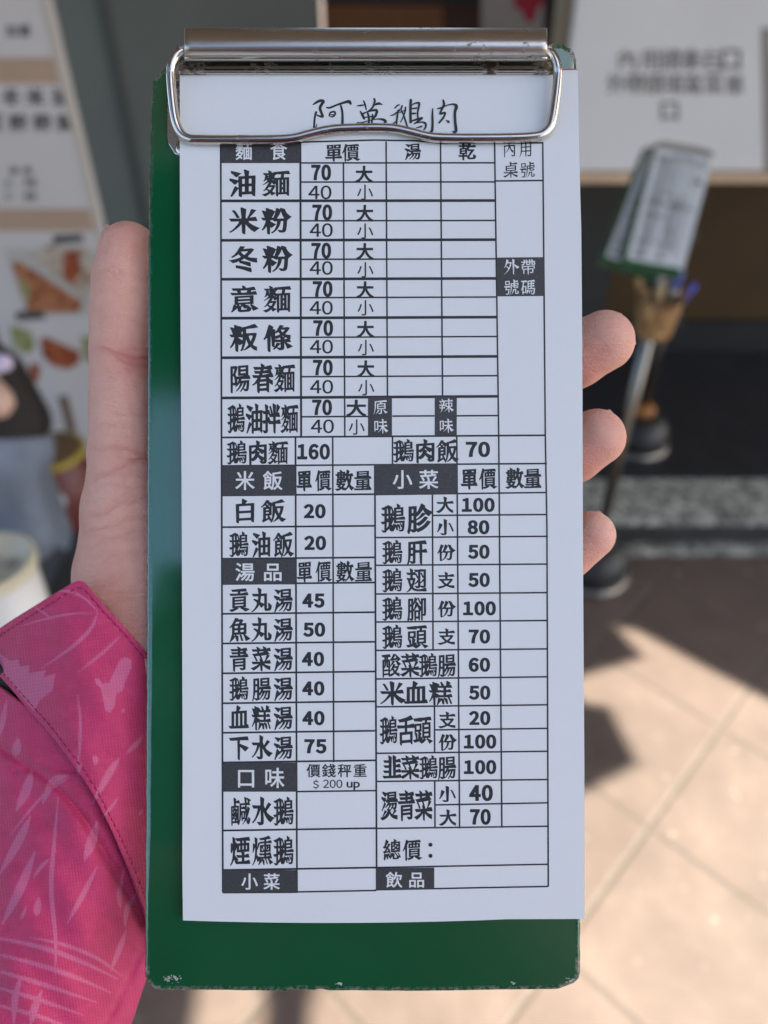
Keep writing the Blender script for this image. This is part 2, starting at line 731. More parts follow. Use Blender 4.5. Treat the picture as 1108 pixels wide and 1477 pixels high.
def mat_chrome(name='nickel', rust=0.0, rough=0.17):
    t = NT(name)
    co = t.coord()
    n1 = t.noise(co, 420, 6, 0.65)
    n2 = t.noise(co, 120, 4)
    spots = t.ramp(t.math('ADD', t.math('MULTIPLY', n1, 0.62), t.math('MULTIPLY', n2, 0.38)),
                   [(0.60 - 0.13 * rust, (0, 0, 0)), (0.66 - 0.10 * rust, (1, 1, 1))])
    base = t.mix(t.noise(co, 60, 4), (0.58, 0.53, 0.45), (0.70, 0.66, 0.59))
    t.set(Base_Color=t.mix(spots, base, (0.055, 0.028, 0.016)),
          Metallic=t.math('SUBTRACT', 1.0, t.math('MULTIPLY', spots, 0.9)),
          Roughness=t.math('ADD', rough, t.math('MULTIPLY', spots, 0.45)))
    sc = t.n('ShaderNodeTexNoise', i_Scale=1.0, i_Detail=3)
    mp = t.coord('Object', (60, 1500, 1500))
    t.l(mp, sc.inputs['Vector'])
    b = t.bump(sc.outputs['Fac'], 0.00006, 0.35)
    t.set(Normal=t.bump(t.noise(co, 260, 4), 0.0002, 0.25, b))
    return t.m


M_GREEN, M_EDGE, M_PAPER = mat_green(), mat_edge(), mat_paper()
M_INK = mat_ink('printed black', (0.016, 0.017, 0.020), (0.036, 0.037, 0.040))
M_INKBOX = mat_ink('printed black field', (0.034, 0.034, 0.035), (0.075, 0.073, 0.071))
M_WHITE = mat_ink('paper left blank in print', (0.74, 0.75, 0.735), (0.79, 0.80, 0.785))
M_CHROME = mat_chrome()
M_CHROMER = mat_chrome('rusted nickel', 1.0, 0.22)
M_CHROMET = mat_chrome('brushed nickel tube', 0.12, 0.31)
M_CHROMEP = mat_chrome('worn nickel plate', 0.35, 0.24)

# ------------------------------------------------------------------ the clipboard in the hand
clip = root('clipboard', 'glossy green clipboard held in the hand, worn at its corners, with a nickel wire clip', 'clipboard', M=MB)
BT = 3.0                                                          # board thickness, mm


def arc(cx, cy, r, a0, a1, n=8):
    return [(cx + r * math.cos(R(a0 + (a1 - a0) * i / n)), cy + r * math.sin(R(a0 + (a1 - a0) * i / n))) for i in range(n + 1)]


outline = []
outline += [(219, 117), (224, 108), (246, 88), (272, 66), (282, 63)]                      # worn upper left corner
outline += [(400, 62.5), (600, 62), (806, 61.5), (813, 62), (819, 66), (825, 68), (829, 74), (832.5, 84)]
outline += [(833.5, 150), (835, 400), (836.5, 700), (838, 1000), (838.5, 1330), (838, 1404)]
outline += [(836, 1413), (829, 1420), (818, 1424), (806, 1428.5)]
outline += [(700, 1430), (640, 1431), (600, 1431.5), (500, 1430.5), (400, 1431), (300, 1430), (232, 1430)]
outline += [(222, 1427), (213, 1420), (208, 1408)]
outline += [(208, 1300), (210, 1000), (211.5, 700), (212.5, 400), (214.5, 220)]
# dense outline
op = []
for i in range(len(outline)):
    a, b = np.array(outline[i]), np.array(outline[(i + 1) % len(outline)])
    n = max(1, int(np.linalg.norm(b - a) / 12))
    for k in range(n): op.append(a + (b - a) * k / n)
op = np.array(op)
cen = np.array([524.0, 745.0])
rings = []
# (inset px, z mm): a small rounded rim front and back
prof = [(9.0, 0.0), (4.5, -0.02), (2.0, -0.12), (0.7, -0.45), (0.0, -1.0), (0.0, -2.2), (0.8, -2.7), (4.0, -3.0)]


def inset(p, d):
    n = len(p)
    t = np.roll(p, -1, 0) - np.roll(p, 1, 0)
    t /= np.linalg.norm(t, axis=1)[:, None]
    nn = np.stack([-t[:, 1], t[:, 0]], 1)
    return p + nn * np.asarray(d).reshape(-1, 1)


jag = rng.normal(0, 0.25, len(op))
jag += np.where((op[:, 1] > 1420) & (op[:, 0] > 415) & (op[:, 0] < 470), rng.uniform(0, 2.6, len(op)), 0)
for d, z in prof:
    q = inset(op, d + jag)
    rings.append(LP(q[:, 0], q[:, 1], np.full(len(q), 0.0)))
    rings[-1][:, 2] = z * 1e-3
n = len(op)
bv = np.concatenate(rings)
bf = []; bm = []
for k in range(len(prof) - 1):
    for i in range(n):
        j = (i + 1) % n
        bf.append((k * n + i, (k + 1) * n + i, (k + 1) * n + j, k * n + j)); bm.append(1 if 2 <= k <= 5 else 0)
bf.append(tuple(range(n))); bm.append(0)
bf.append(tuple(range((len(prof) - 1) * n, len(prof) * n))[::-1]); bm.append(0)
# turn the front into quads so that wear can be carried by its corners: a fan of rings inward
board = mesh('board', bv, bf, None, clip, mats=[M_GREEN, M_EDGE], fmat=bm)
for p in board.data.polygons: p.use_smooth = len(p.vertices) == 4
wear = np.zeros(len(bv))
for k in range(len(prof)):
    for i in range(n):
        x, y = op[i]
        w = 0.12
        if y > 1415: w = 0.75
        if y > 1390 and (x < 235 or x > 800): w = 1.0
        if y < 95 and x > 795: w = 1.0
        if y < 120 and x < 290: w = 0.8
        wear[k * n + i] = w if k >= 1 else 0.0
at = board.data.attributes.new('wear', 'FLOAT', 'POINT')
at.data.foreach_set('value', wear)

# chips of bare, whitish core that lie open in the paint near the rim
M_CHIP = plain('bare chipped core', (0.40, 0.40, 0.36), 0.8, 0.5, 900)


def chip_cells(bd, cx, cy, w, h, n, seed):
    g = np.random.default_rng(seed)
    for _ in range(n):
        a = g.uniform(0, 2 * math.pi); rr = math.sqrt(g.uniform(0, 1))
        x, y = cx + math.cos(a) * rr * w, cy + math.sin(a) * rr * h
        s = g.uniform(0.8, 2.6) * (1.25 - rr)
        m = 7
        pts = [(x + s * 1.2 * math.cos(2 * math.pi * k / m) * g.uniform(0.5, 1.2), y - s * math.sin(2 * math.pi * k / m) * g.uniform(0.5, 1.2)) for k in range(m)]
        v = [L1(px, py, 0.015 + 0.01 * (_ % 5)) for px, py in pts]
        v.append(L1(x, y, 0.06 + 0.01 * (_ % 5)))
        bd.add(v, [(k, (k + 1) % m, m) for k in range(m)])


for args in ((250, 1412, 17, 7, 34, 1), (492, 1419, 9, 2.2, 9, 2), (739, 1418, 5, 2.2, 7, 3), (822, 1414, 9, 5, 16, 4), (822, 76, 6, 7, 20, 5)):
    cb = MBd()
    chip_cells(cb, *args)
    cb.build('paint_chip', M_CHIP, clip)

# --- steel base plate of the clip, part of it seen left of the paper
bp = [(243, 96), (252, 88), (800, 86), (800, 215), (792, 226), (776, 226), (768, 215), (768, 120), (292, 120), (292, 205), (284, 221), (268, 228), (252, 222), (243, 208), (241, 195)]
d = MBd()
zt, zb = 0.75, 0.02
pf = [L1(x, y, zt) for x, y in bp]; pb = [L1(x, y, zb) for x, y in bp]
nb = len(bp)
d.add(pf + pb, [tuple(range(nb))[::-1], tuple(range(nb, 2 * nb))] + [(i, (i + 1) % nb, nb + (i + 1) % nb, nb + i) for i in range(nb)])
plate = d.build('base_plate', M_CHROMEP, clip)
bevel(plate, 0.0003, 2)
d = MBd()
c0 = L1(266, 214, 0.75)
d.lathe([(0.0022, -0.0001), (0.0021, 0.0003), (0.0014, 0.0006), (0.0, 0.0007)], c0, 20)
d.build('rivet', M_CHROME, plate, smooth=True)

# --- rolled spring tube
def sweep_x(prof, x0, x1, mat, name, parent, nseg=40, close=True, flare=0.0):
    """profile of (y_px, z_mm) points swept between two x"""
    v = []; f = []
    m = len(prof)
    for i in range(nseg + 1):
        x = x0 + (x1 - x0) * i / nseg
        for y, z in prof: v.append(L1(x, y, z))
    for i in range(nseg):
        for k in range(m if close else m - 1):
            k2 = (k + 1) % m
            f.append((i * m + k, i * m + k2, (i + 1) * m + k2, (i + 1) * m + k))
    f.append(tuple(range(m))[::-1]); f.append(tuple(nseg * m + k for k in range(m)))
    return mesh(name, v, f, mat, parent)


tz, tr = 5.2, 4.0                                      # tube axis height and radius, mm
prof_t = []
for a in np.linspace(118, -62, 26):                    # back over the top to the front
    ca, sa = math.cos(R(a)), math.sin(R(a))
    prof_t.append((61.5 - sa * 21.5, tz + ca * tr))
prof_t += [(81.5, tz + 0.8), (85.5, tz + 0.6), (88.5, tz - 0.4), (89.0, tz - 1.2), (84, tz - 1.6), (70, tz - 3.2), (50, tz - 3.2)]
tube = sweep_x(prof_t, 266, 789.5, M_CHROMET, 'spring_tube', clip, 60)
bevel(tube, 0.0004, 2, 50)
for p in tube.data.polygons: p.use_smooth = len(p.vertices) == 4
# the pin that ends in the tube, dark in its mouth
for xa in (258, 797):
    d = MBd()
    d.tube([L1(xa, 72, 4.4), L1(xa + (14 if xa < 500 else -14), 72, 4.4)], 0.0014, 14)
    d.build('pin', M_CHROMER, tube, smooth=True)
def mat_jaw():
    t = NT('nickel with rust patches')
    co = t.coord('Object', (1, 0.15, 0.15))
    f = t.math('ADD', t.math('MULTIPLY', t.noise(co, 75, 3, 0.5), 0.8), t.math('MULTIPLY', t.noise(t.coord(), 700, 4), 0.2))
    sp = t.ramp(f, [(0.53, (0, 0, 0)), (0.58, (1, 1, 1))])
    rc = t.ramp(t.noise(t.coord(), 500, 4), [(0.3, (0.030, 0.014, 0.009)), (0.7, (0.10, 0.05, 0.028))])
    t.set(Base_Color=t.mix(sp, (0.60, 0.56, 0.48), rc), Metallic=t.math('SUBTRACT', 1.0, t.math('MULTIPLY', sp, 0.9)), Roughness=t.math('ADD', 0.2, t.math('MULTIPLY', sp, 0.45)))
    return t.m


# --- jaw that presses on the top edge of the pad: a rolled bead, rusty
prof_j = [(86, 1.5), (92, 1.55), (95.5, 1.65), (97, 2.0), (98.6, 2.45), (100.6, 2.75), (102.8, 2.85), (105, 2.7), (106.6, 2.3), (107.6, 1.8), (107.6, 1.4), (86, 1.1)]
jaw = sweep_x(prof_j, 258, 799, mat_jaw(), 'jaw', clip, 50)
for p in jaw.data.polygons: p.use_smooth = len(p.vertices) == 4
# --- wire bail
pz = 1.75                                               # top of the paper there
wr = 1.12
wire = [(270, 73, 4.4), (262, 75, 4.6), (254, 82, 4.9), (248, 94, 4.9), (246.5, 110, 4.5), (248.5, 140, 4.0), (252, 168, 3.5), (256, 183, 3.2), (262.5, 194, 3.0), (272, 200, 2.95), (286, 201.5, 2.95),
        (340, 202, 2.95), (395, 201.5, 2.95), (424, 199.5, 2.95), (446, 194, 2.95), (468, 189, 2.95), (490, 186, 2.95), (530, 184.8, 2.95), (565, 185.5, 2.95), (590, 190.5, 2.95), (612, 196, 2.95), (634, 199, 2.95),
        (690, 199.5, 2.95), (740, 199, 2.95), (768, 197.5, 2.95), (782, 194.5, 3.0), (791, 187, 3.1), (796, 176, 3.3), (801, 146, 3.8), (804.5, 112, 4.4), (804, 98, 4.8), (800.5, 86, 4.9), (795, 77, 4.8), (786, 73, 4.4)]
sp = smoothpath([L1(*w) for w in wire], 6)
d = MBd()
g = np.random.default_rng(3)
d.tube(sp, wr * 1e-3 * 1.02, 18)
d.build('wire_bail', M_CHROME, clip, smooth=True)

# ------------------------------------------------------------------ the order pad
pad = root('order_sheet', 'white printed order sheet with a price table, under the clip of the held clipboard', 'order sheet', M=MB)


def zpaper(x, y):
    x = np.asarray(x, float); y = np.asarray(y, float)
    v = np.clip((y - 105) / 1220, 0, 1); u = np.clip((x - 255) / 585, 0, 1)
    z = 1.55 + 0.25 * np.sin(v * 2.2) + 0.85 * v ** 3 * (0.4 + 0.6 * u) + 0.45 * np.sin(u * 3.1) * v
    z = z + 0.35 * np.exp(-((u - 1) / 0.22) ** 2) * np.sin(np.clip(v * 1.1, 0, 1) * math.pi)
    z = z + 0.06 * np.sin(u * 9 + v * 5) * v
    return z


def plane_px(x, y, dz=0.0):
    return LP(x, y, zpaper(x, y) + dz)


def poly_at(pts, y):
    p = np.array(pts, float)
    return np.interp(y, p[:, 1], p[:, 0])


LEFTP = [(259.5, 107.5), (259.5, 240), (260, 400), (262, 700), (263.5, 1100), (263, 1250), (264, 1328)]
RIGHTP = [(833.5, 100), (835.5, 220), (838.5, 330), (840, 500), (841, 800), (843, 1100), (843.5, 1326)]
NXP, NYP = 46, 96
pv = []
for lay, dz in ((0, 0.0), (1, -0.55)):
    for j in range(NYP + 1):
        v = j / NYP
        for i in range(NXP + 1):
            u = i / NXP
            ytop = 107.5 + (100 - 107.5) * u
            ybot = 1327.5 + 4.5 * math.sin(math.pi * min(1, u * 1.25)) ** 0.8 * (1 if u < 0.8 else 0) - 2.0 * u
            y = ytop + (ybot - ytop) * v
            xl, xr = poly_at(LEFTP, y), poly_at(RIGHTP, y)
            x = xl + (xr - xl) * u
            pv.append(plane_px(np.array([x]), np.array([y]), dz)[0])
W_ = NXP + 1
H_ = NYP + 1
pf_ = []
for j in range(NYP):
    for i in range(NXP):
        a = j * W_ + i
        pf_.append((a, a + W_, a + W_ + 1, a + 1))
        b = a + W_ * H_
        pf_.append((b, b + 1, b + W_ + 1, b + W_))
o_ = W_ * H_
for i in range(NXP):
    pf_.append((i, i + 1, o_ + i + 1, o_ + i))
    a = NYP * W_ + i
    pf_.append((a, o_ + a, o_ + a + 1, a + 1))
for j in range(NYP):
    a = j * W_
    pf_.append((a, o_ + a, o_ + a + W_, a + W_))
    a = j * W_ + NXP
    pf_.append((a, a + W_, o_ + a + W_, o_ + a))
paper = mesh('paper', pv, pf_, M_PAPER, pad, smooth=True)
m_ = paper.modifiers.new('edge', 'EDGE_SPLIT'); m_.split_angle = R(50)

# red gum along the top edge of the pad
M_GUM = plain('red binding gum', (0.50, 0.10, 0.10), 0.7, 0.35, 400)
gx = np.linspace(260, 833, 60)
gy = 107.5 + (100 - 107.5) * (gx - 259.5) / 574
gv = np.concatenate([plane_px(gx, gy - 0.4, 0.03), plane_px(gx, gy + 0.55 + 0.5 * rng.uniform(0, 1, 60), 0.03), plane_px(gx, gy - 0.7, -0.6)])
mesh('gum_edge', gv, [(i, 60 + i, 61 + i, i + 1) for i in range(59)] + [(120 + i, i, i + 1, 121 + i) for i in range(59)], M_GUM, pad)

# --- the printed form
P = Print2()


def kk(y): return 0.0072 * max(0.0, y - 200)


def H(y, x0, x1, w, flat=False):
    P.strip(x0, y, x1, y - (0 if flat else kk(y) * (x1 - x0) / 465), w)


THK, THN, MID = 4.0, 2.3, 2.6
# upper block
P.strip(318.5, 207, 434, 206, THN)
P.strip(434, 205, 540, 202, THN); P.strip(540, 202, 600, 203, THN); P.strip(600, 203, 640, 207, THN); P.strip(640, 207, 784, 206, THN)
P.strip(318.5, 206, 321.5, 1287.5, MID)                                   # outer left
P.strip(783, 206, 786.7, 630, THN); P.strip(786.7, 630, 789, 760, THN); P.strip(789, 760, 791, 1279, THN)
P.strip(433.3, 206, 434.5, 630, 3.0)
P.strip(462.5, 203, 462.5, 203.6, 0.1)
P.strip(495.5, 235, 497.5, 630, THN)
P.strip(557, 204, 559, 574, THN)
P.strip(635.5, 206, 638.5, 573, THN)
P.strip(713.5, 206, 719.5, 630, THN)
P.rect(320, 433.5, 207, 235.2, 1)
H(235, 433, 714, THN)
for y in (289.8, 346.6, 402.8, 459, 516, 574, 631):
    H(y, 319.5, 713.7 + (y - 206) * 0.0142 if y < 630 else 787, THK if y < 620 else 2.6)
for y in (262.6, 318.5, 374.1, 429.4, 486.6, 543.4):
    H(y, 434.5, 713.7 + (y - 206) * 0.0142, THN)
H(601.2, 434.5, 531, THN); H(600.2, 566, 627, THN); H(599.8, 659, 719, THN)
P.strip(715, 261, 784, 260.3, THN)
P.rect(717, 785.2, 371.5, 427.5, 1, dy=0.6)
P.rect(531, 565.5, 573.5, 629.5, 1, dy=0.5)
P.rect(627.3, 659, 572.5, 628.4, 1, dy=0.5)
# 160 / 70 row
P.strip(426.3, 631, 428.5, 1287, MID)
P.strip(480, 631, 481.5, 1099.5, THN)
P.strip(566.3, 630, 566.3, 672, THN)
P.strip(659, 629, 663, 1195, THN)
P.strip(719.5, 629, 724, 1194, THN)
H(672, 321, 789, 2.4)
# lower left
P.rect(321, 426.5, 672, 715, 1); P.rect(321.5, 427, 806, 843, 1); P.rect(321.5, 428.5, 1100, 1142, 1); P.rect(321.5, 429, 1255, 1287.6, 1)
for y in (714.6, 760.4, 806, 842.4, 885.4, 928.2, 971.2, 1014.4, 1057):
    H(y, 321, 541, MID)
H(1099.8, 321, 542, MID)
P.strip(428, 1141.8, 542, 1140.4, THN)
H(1198, 321, 543, MID); H(1255, 321, 543, MID); P.strip(321.5, 1287.6, 429, 1287, THN); P.strip(429, 1286.6, 543, 1284.4, THN)
P.strip(540.8, 672, 543.5, 1284, MID)
# lower right
P.rect(539.5, 660, 669.8, 713.6, 1, dy=1.0)
P.strip(541, 713.4, 789, 710.4, THN)
P.strip(624, 743.4, 789, 742.2, THN)
for y, ye in ((775.4, 773.6), (815.4, 813.6), (856.8, 854.8), (897.2, 895), (938.2, 936), (979.4, 976.2), (1019.6, 1016.6), (1086.6, 1083.6), (1127.2, 1124.4), (1195, 1191.8), (1251.4, 1246.6), (1283.4, 1278.6)):
    P.strip(541.5, y, 790.5, ye, THN)
P.strip(627, 1052.8, 790, 1050.6, THN); P.strip(628, 1161, 790.5, 1158, THN)
P.strip(623.8, 712, 624.8, 938, THN); P.strip(626.8, 1019, 627, 1086, THN); P.strip(627.2, 1126, 627.6, 1194, THN)
P.rect(542.5, 626.5, 1252.4, 1283.2, 1, dy=1.0)

K, KB, KH, KT = 'kai', 'kaib', 'kaih', 'kait'
# heading in brush script
TITLE = [(440, [[(105, 195, 8), (150, 165, 18), (205, 140, 22), (245, 150, 24), (222, 190, 22), (200, 240, 22), (222, 310, 20), (235, 352, 20), (190, 345, 14), (155, 330, 10)], [(150, 290, 18), (135, 340, 16), (125, 420, 16), (122, 510, 16), (122, 560, 16)],
  [(122, 510, 12), (150, 490, 9), (158, 450, 6)], [(285, 228, 10), (330, 235, 15), (430, 195, 15), (540, 160, 20), (590, 155, 26), (612, 188, 16)], [(475, 200, 13), (492, 260, 17), (500, 340, 18), (498, 470, 20), (496, 540, 20)], [(322, 345, 12), (338, 300, 13), (390, 288, 15), (402, 318, 15), (375, 352, 13), (340, 352, 10)], [(335, 330, 8), (395, 326, 8)],
  [(690, 210, 6), (740, 204, 13), (800, 196, 8)], [(780, 140, 11), (800, 190, 13), (816, 262, 10)], [(920, 112, 15), (930, 150, 17), (900, 230, 15), (840, 282, 11), (762, 312, 8)], [(925, 200, 10), (980, 178, 20), (1030, 192, 6)], [(735, 280, 10), (768, 335, 19), (790, 385, 16)], [(830, 285, 11), (850, 360, 17), (850, 450, 15)],
  [(775, 318, 8), (835, 288, 10), (950, 266, 20), (945, 330, 19), (905, 385, 14)], [(800, 362, 9), (915, 345, 9)], [(900, 320, 11), (888, 450, 15)], [(700, 430, 11), (722, 442, 15), (800, 420, 8), (950, 385, 8), (1040, 392, 18), (1072, 420, 22), (1045, 470, 16)]]),
 (550, [[(180, 242, 8), (215, 205, 11), (242, 195, 10)], [(120, 340, 6), (170, 325, 11), (230, 280, 13), (248, 255, 9)], [(225, 265, 11), (215, 340, 15), (206, 420, 14), (204, 500, 12)], [(140, 462, 10), (205, 412, 9)], [(280, 205, 13), (266, 262, 11), (295, 320, 11), (322, 400, 13), (352, 500, 12)], [(325, 225, 13), (316, 290, 11), (282, 380, 9), (255, 430, 6)], [(240, 300, 7), (330, 262, 7)],
  [(396, 125, 18), (392, 200, 20), (390, 300, 19), (393, 432, 19)], [(400, 205, 8), (450, 175, 11), (505, 172, 17), (500, 225, 15), (485, 300, 13), (490, 380, 13)], [(410, 246, 11), (475, 238, 12)], [(412, 312, 15), (465, 308, 10)], [(398, 412, 11), (470, 390, 15), (548, 368, 15)], [(438, 452, 8), (490, 415, 15), (548, 372, 14)], [(468, 438, 6), (540, 425, 11), (588, 442, 16), (592, 490, 15), (565, 530, 8)], [(462, 502, 5), (530, 486, 13), (545, 476, 8)],
  [(686, 245, 9), (682, 340, 15), (685, 440, 17), (676, 545, 18), (648, 545, 6)], [(745, 245, 6), (800, 235, 13), (880, 200, 9), (960, 186, 13), (1002, 215, 24), (982, 300, 20), (986, 420, 20), (996, 545, 22), (945, 552, 6)], [(825, 130, 13), (836, 190, 18), (802, 268, 15), (785, 315, 15), (850, 300, 15), (832, 360, 15), (768, 438, 13)], [(868, 398, 6), (902, 424, 20)]])]
N_TITLE = 0
for ox, strokes in TITLE:
    for st_ in strokes:
        c = smoothpath([(ox + x / 9.233, 130 + y / 9.233, w / 9.233 * 0.88) for x, y, w in st_], 5)
        t_ = np.gradient(c[:, :2], axis=0); t_ /= np.linalg.norm(t_, axis=1)[:, None] + 1e-9
        nn = np.stack([-t_[:, 1], t_[:, 0]], 1)
        m_ = len(c)
        v_ = [tuple(c[i, :2] + nn[i] * c[i, 2]) for i in range(m_)] + [tuple(c[i, :2] - nn[i] * c[i, 2]) for i in range(m_)]
        v_ += [tuple(c[0, :2] - t_[0] * c[0, 2] * 0.8), tuple(c[-1, :2] + t_[-1] * c[-1, 2] * 0.8)]
        fs = [[i, i + 1, m_ + i + 1, m_ + i] for i in range(m_ - 1)] + [[0, m_, 2 * m_], [m_ - 1, 2 * m_ + 1, 2 * m_ - 1]]
        P._add(v_, fs, 3 + N_TITLE)
        N_TITLE += 1
P.chars('麵食', (352, 402), 218, 25, 27, 'heib', 2)
P.chars('單價', (481.5, 506), 220, 25, 26, K); P.char('湯', 595.5, 218.5, 24, 25, K); P.char('乾', 674, 218.5, 25, 25, K)
P.chars('內用', (735, 758.5), 215, 20, 24, KT); P.chars('桌號', (737, 761), 245, 22, 24, KT)
P.chars('外帶', (737.5, 762), 385, 22, 23, KT, 2); P.chars('號碼', (738, 762), 414.5, 22, 23, KT, 2)
P.chars('油麵', (350.5, 399), 264.5, 40, 39, KB); P.chars('米粉', (351.5, 398), 318.5, 40, 38, KB); P.chars('冬粉', (352.5, 399.5), 373.5, 40, 39, KB)
P.chars('意麵', (352, 400.5), 431.5, 40, 40, KB); P.chars('粄條', (352, 400.5), 487.5, 40, 39, KB)
P.chars('陽春麵', (346, 379.5, 411), 545.5, 30.5, 42, KB); P.chars('鵝油拌麵', (341, 367, 392, 418), 604, 25.5, 43, KB); P.chars('鵝肉麵', (342, 372, 401.5), 653, 29.5, 35, K)
for i, (y0, x0) in enumerate(((237.2, 449), (294.8, 450.6), (350, 449.2), (405.2, 451.2), (461.6, 452), (518.6, 451.5), (576, 450.4))):
    P.fit('70', x0, x0 + 28.6, y0, y0 + 23.2, 'num')
for y0, x0 in ((267.6, 444.8), (322, 446.7), (376.6, 446.7), (434, 446.7), (490.2, 447), (548, 447.2), (605, 448.4)):
    P.fit('40', x0, x0 + 33.4, y0, y0 + 19.8, 'numl')
for y, x in ((251.2, 525.3), (307.7, 526.3), (362.6, 526.3), (417.9, 526.8), (475, 527.2), (532, 527.7), (588.6, 514)):
    P.char('大', x, y, 25 if y < 580 else 29, 25, 'heix')
for y, x in ((277.2, 526.5), (333.2, 526.7), (389, 527), (443.8, 527.2), (501.2, 527.7), (559, 528.2), (615.8, 514.5)):
    P.char('小', x, y, 24.5, 24.5, 'hei')
P.chars('原', (548.5,), 587.2, 21, 22, KT, 2); P.chars('味', (549,), 615, 21, 22, KT, 2); P.chars('辣', (643.5,), 585, 21, 21, KT, 2); P.chars('味', (643.5,), 614.2, 21, 21, KT, 2)
P.fit('160', 428.8, 476, 640.2, 663, 'numx')
P.chars('鵝肉飯', (582.5, 613.5, 645), 650.5, 30.5, 34, K); P.fit('70', 672, 707, 637, 659.5, 'numx')
P.chars('米飯', (353.5, 393.5), 693, 29, 29, 'heib', 2); P.chars('湯品', (353.5, 393.5), 825, 29, 28, 'heib', 2)
P.chars('口味', (355, 396), 1122, 30, 31, 'heib', 2); P.chars('小菜', (360, 392), 1271.5, 24.5, 25, 'heib', 2)
P.chars('小菜', (580.5, 618.5), 691.5, 29, 29, 'heib', 2); P.chars('飲品', (568.5, 601), 1269, 24.5, 24, 'heib', 2)
P.chars('單價', (439, 466), 693, 22, 31, KH); P.chars('數量', (497, 523.5), 693, 25.5, 31, KH)
P.chars('單價', (439.5, 466.5), 824.5, 22, 31, KB); P.chars('數量', (497.5, 524.5), 824.5, 25.5, 31, KB)
P.chars('單價', (677, 703.5), 690.5, 24, 31, KH); P.chars('數量', (742.5, 768.5), 690, 25.5, 31, KH)
P.chars('白飯', (353.5, 394), 737, 34, 34, KB)
for t_, y in (('鵝油飯', 785.5), ('貢丸湯', 865.5), ('魚丸湯', 908), ('青菜湯', 950.5), ('鵝腸湯', 993.5), ('血糕湯', 1035.5), ('下水湯', 1078.5)):
    P.chars(t_, (345, 377.2, 408.6), y, 28, 37 if t_ == '鵝油飯' else 35.5, KB if t_ == '鵝油飯' else K)
for t_, x0, y0 in (('20', 437.8, 727), ('20', 438.5, 772.8), ('45', 436.2, 856), ('50', 437.2, 897.8), ('40', 435.6, 940.2), ('40', 436, 982.6), ('40', 436.2, 1025.4), ('75', 439, 1066.2)):
    P.fit(t_, x0, x0 + 32, y0, y0 + 20.8, 'num')
P.chars('價錢秤重', (452.3, 474.5, 497.2, 519.5), 1111.5, 20.5, 20.5, 'heib')
P.fit('$', 451.5, 460, 1124.5, 1138.5, 'heib'); P.fit('200', 466, 494, 1124.6, 1136.6, 'numl'); P.fit('up', 500, 519.2, 1127.6, 1140.2, 'heib')
P.chars('鹹水鵝', (346.5, 378.5, 409.5), 1170.5, 29.5, 42, K); P.chars('煙燻鵝', (346.5, 378, 409.5), 1227.5, 29.5, 43, K)
# right column
P.chars('鵝胗', (567.5, 604.5), 748, 35, 42, KB)
for t_, y in (('鵝肝', 796.5), ('鵝翅', 837.2), ('鵝腳', 878.2), ('鵝頭', 918.8)):
    P.chars(t_, (566.3, 601.5), y, 29.5, 35.5, K)
for t_, x, y in (('大', 642.5, 728.5), ('小', 642.5, 760.5), ('份', 643.2, 797), ('支', 644, 837.2), ('份', 644, 878.2), ('支', 644.8, 918.6), ('支', 645.6, 1038.8), ('份', 645.2, 1070.6), ('小', 645.5, 1145.4), ('大', 646.6, 1179.6)):
    P.char(t_, x, y, 24.5, 24, K)
P.chars('酸菜鵝腸', (564, 592, 617.8, 644.4), 959.6, 27, 35, K); P.chars('米血糕', (566, 600, 636), 1000, 34, 34.5, K); P.chars('鵝舌頭', (561, 585.8, 609.6), 1053.5, 26, 41.5, K)
P.chars('韭菜鵝腸', (566, 592, 618.5, 644.8), 1107, 27, 35, K); P.chars('燙青菜', (562, 586.5, 611.5), 1162, 25.5, 44, K)
P.chars('總價', (565.8, 594.2), 1226, 26.5, 31, K)
for y in (1218.5, 1234.5):
    P._add([(621 + 3.0 * math.cos(2 * math.pi * i / 14), y - 3.0 * math.sin(2 * math.pi * i / 14)) for i in range(14)], [list(range(14))], 0)
for t_, x0, x1, y0 in (('100', 666.2, 713.6, 718), ('80', 674.6, 706, 750.2), ('50', 675, 706.2, 785.6), ('50', 675.4, 706.6, 826.2), ('100', 668, 715.4, 867.2), ('70', 676.2, 707, 907.8), ('60', 676.2, 707, 948.6), ('50', 676.4, 707.4, 988.8), ('20', 676.4, 707.4, 1025.4), ('100', 669.2, 716, 1059.4), ('100', 669.2, 716, 1096.2)):
    P.fit(t_, x0, x1, y0, y0 + 20.6, 'num')
P.fit('40', 676.8, 711, 1132, 1155.6, 'num'); P.fit('70', 678, 708, 1166.8, 1189.8, 'num')

xy = np.array(P.v)
lift = np.zeros(len(xy))
for f_, m_i in zip(P.f, P.m):
    lift[f_] = {0: 0.035, 1: 0.055, 2: 0.085}[m_i] if m_i < 3 else 0.03 + 0.004 * (m_i - 3)
pvt = plane_px(xy[:, 0], xy[:, 1], lift)
printing = mesh('printed_table', pvt, P.f, None, pad, mats=[M_INK, M_INKBOX, M_WHITE], fmat=[m_i if m_i < 3 else 0 for m_i in P.m])


# ------------------------------------------------------------------ the person's hand
def sd_cone(p, a, b, ra, rb):
    ab = b - a
    h = np.clip(((p - a) @ ab) / (ab @ ab), 0, 1)
    return np.sqrt(np.sum((p - a - h[:, None] * ab) ** 2, 1)) - (ra + (rb - ra) * h)


def smin(a, b, k):
    h = np.clip(0.5 + 0.5 * (b - a) / k, 0, 1)
    return b + (a - b) * h - k * h * (1 - h)


def Lmm(x, y, z): return L1(x, y, z) * 1000.0


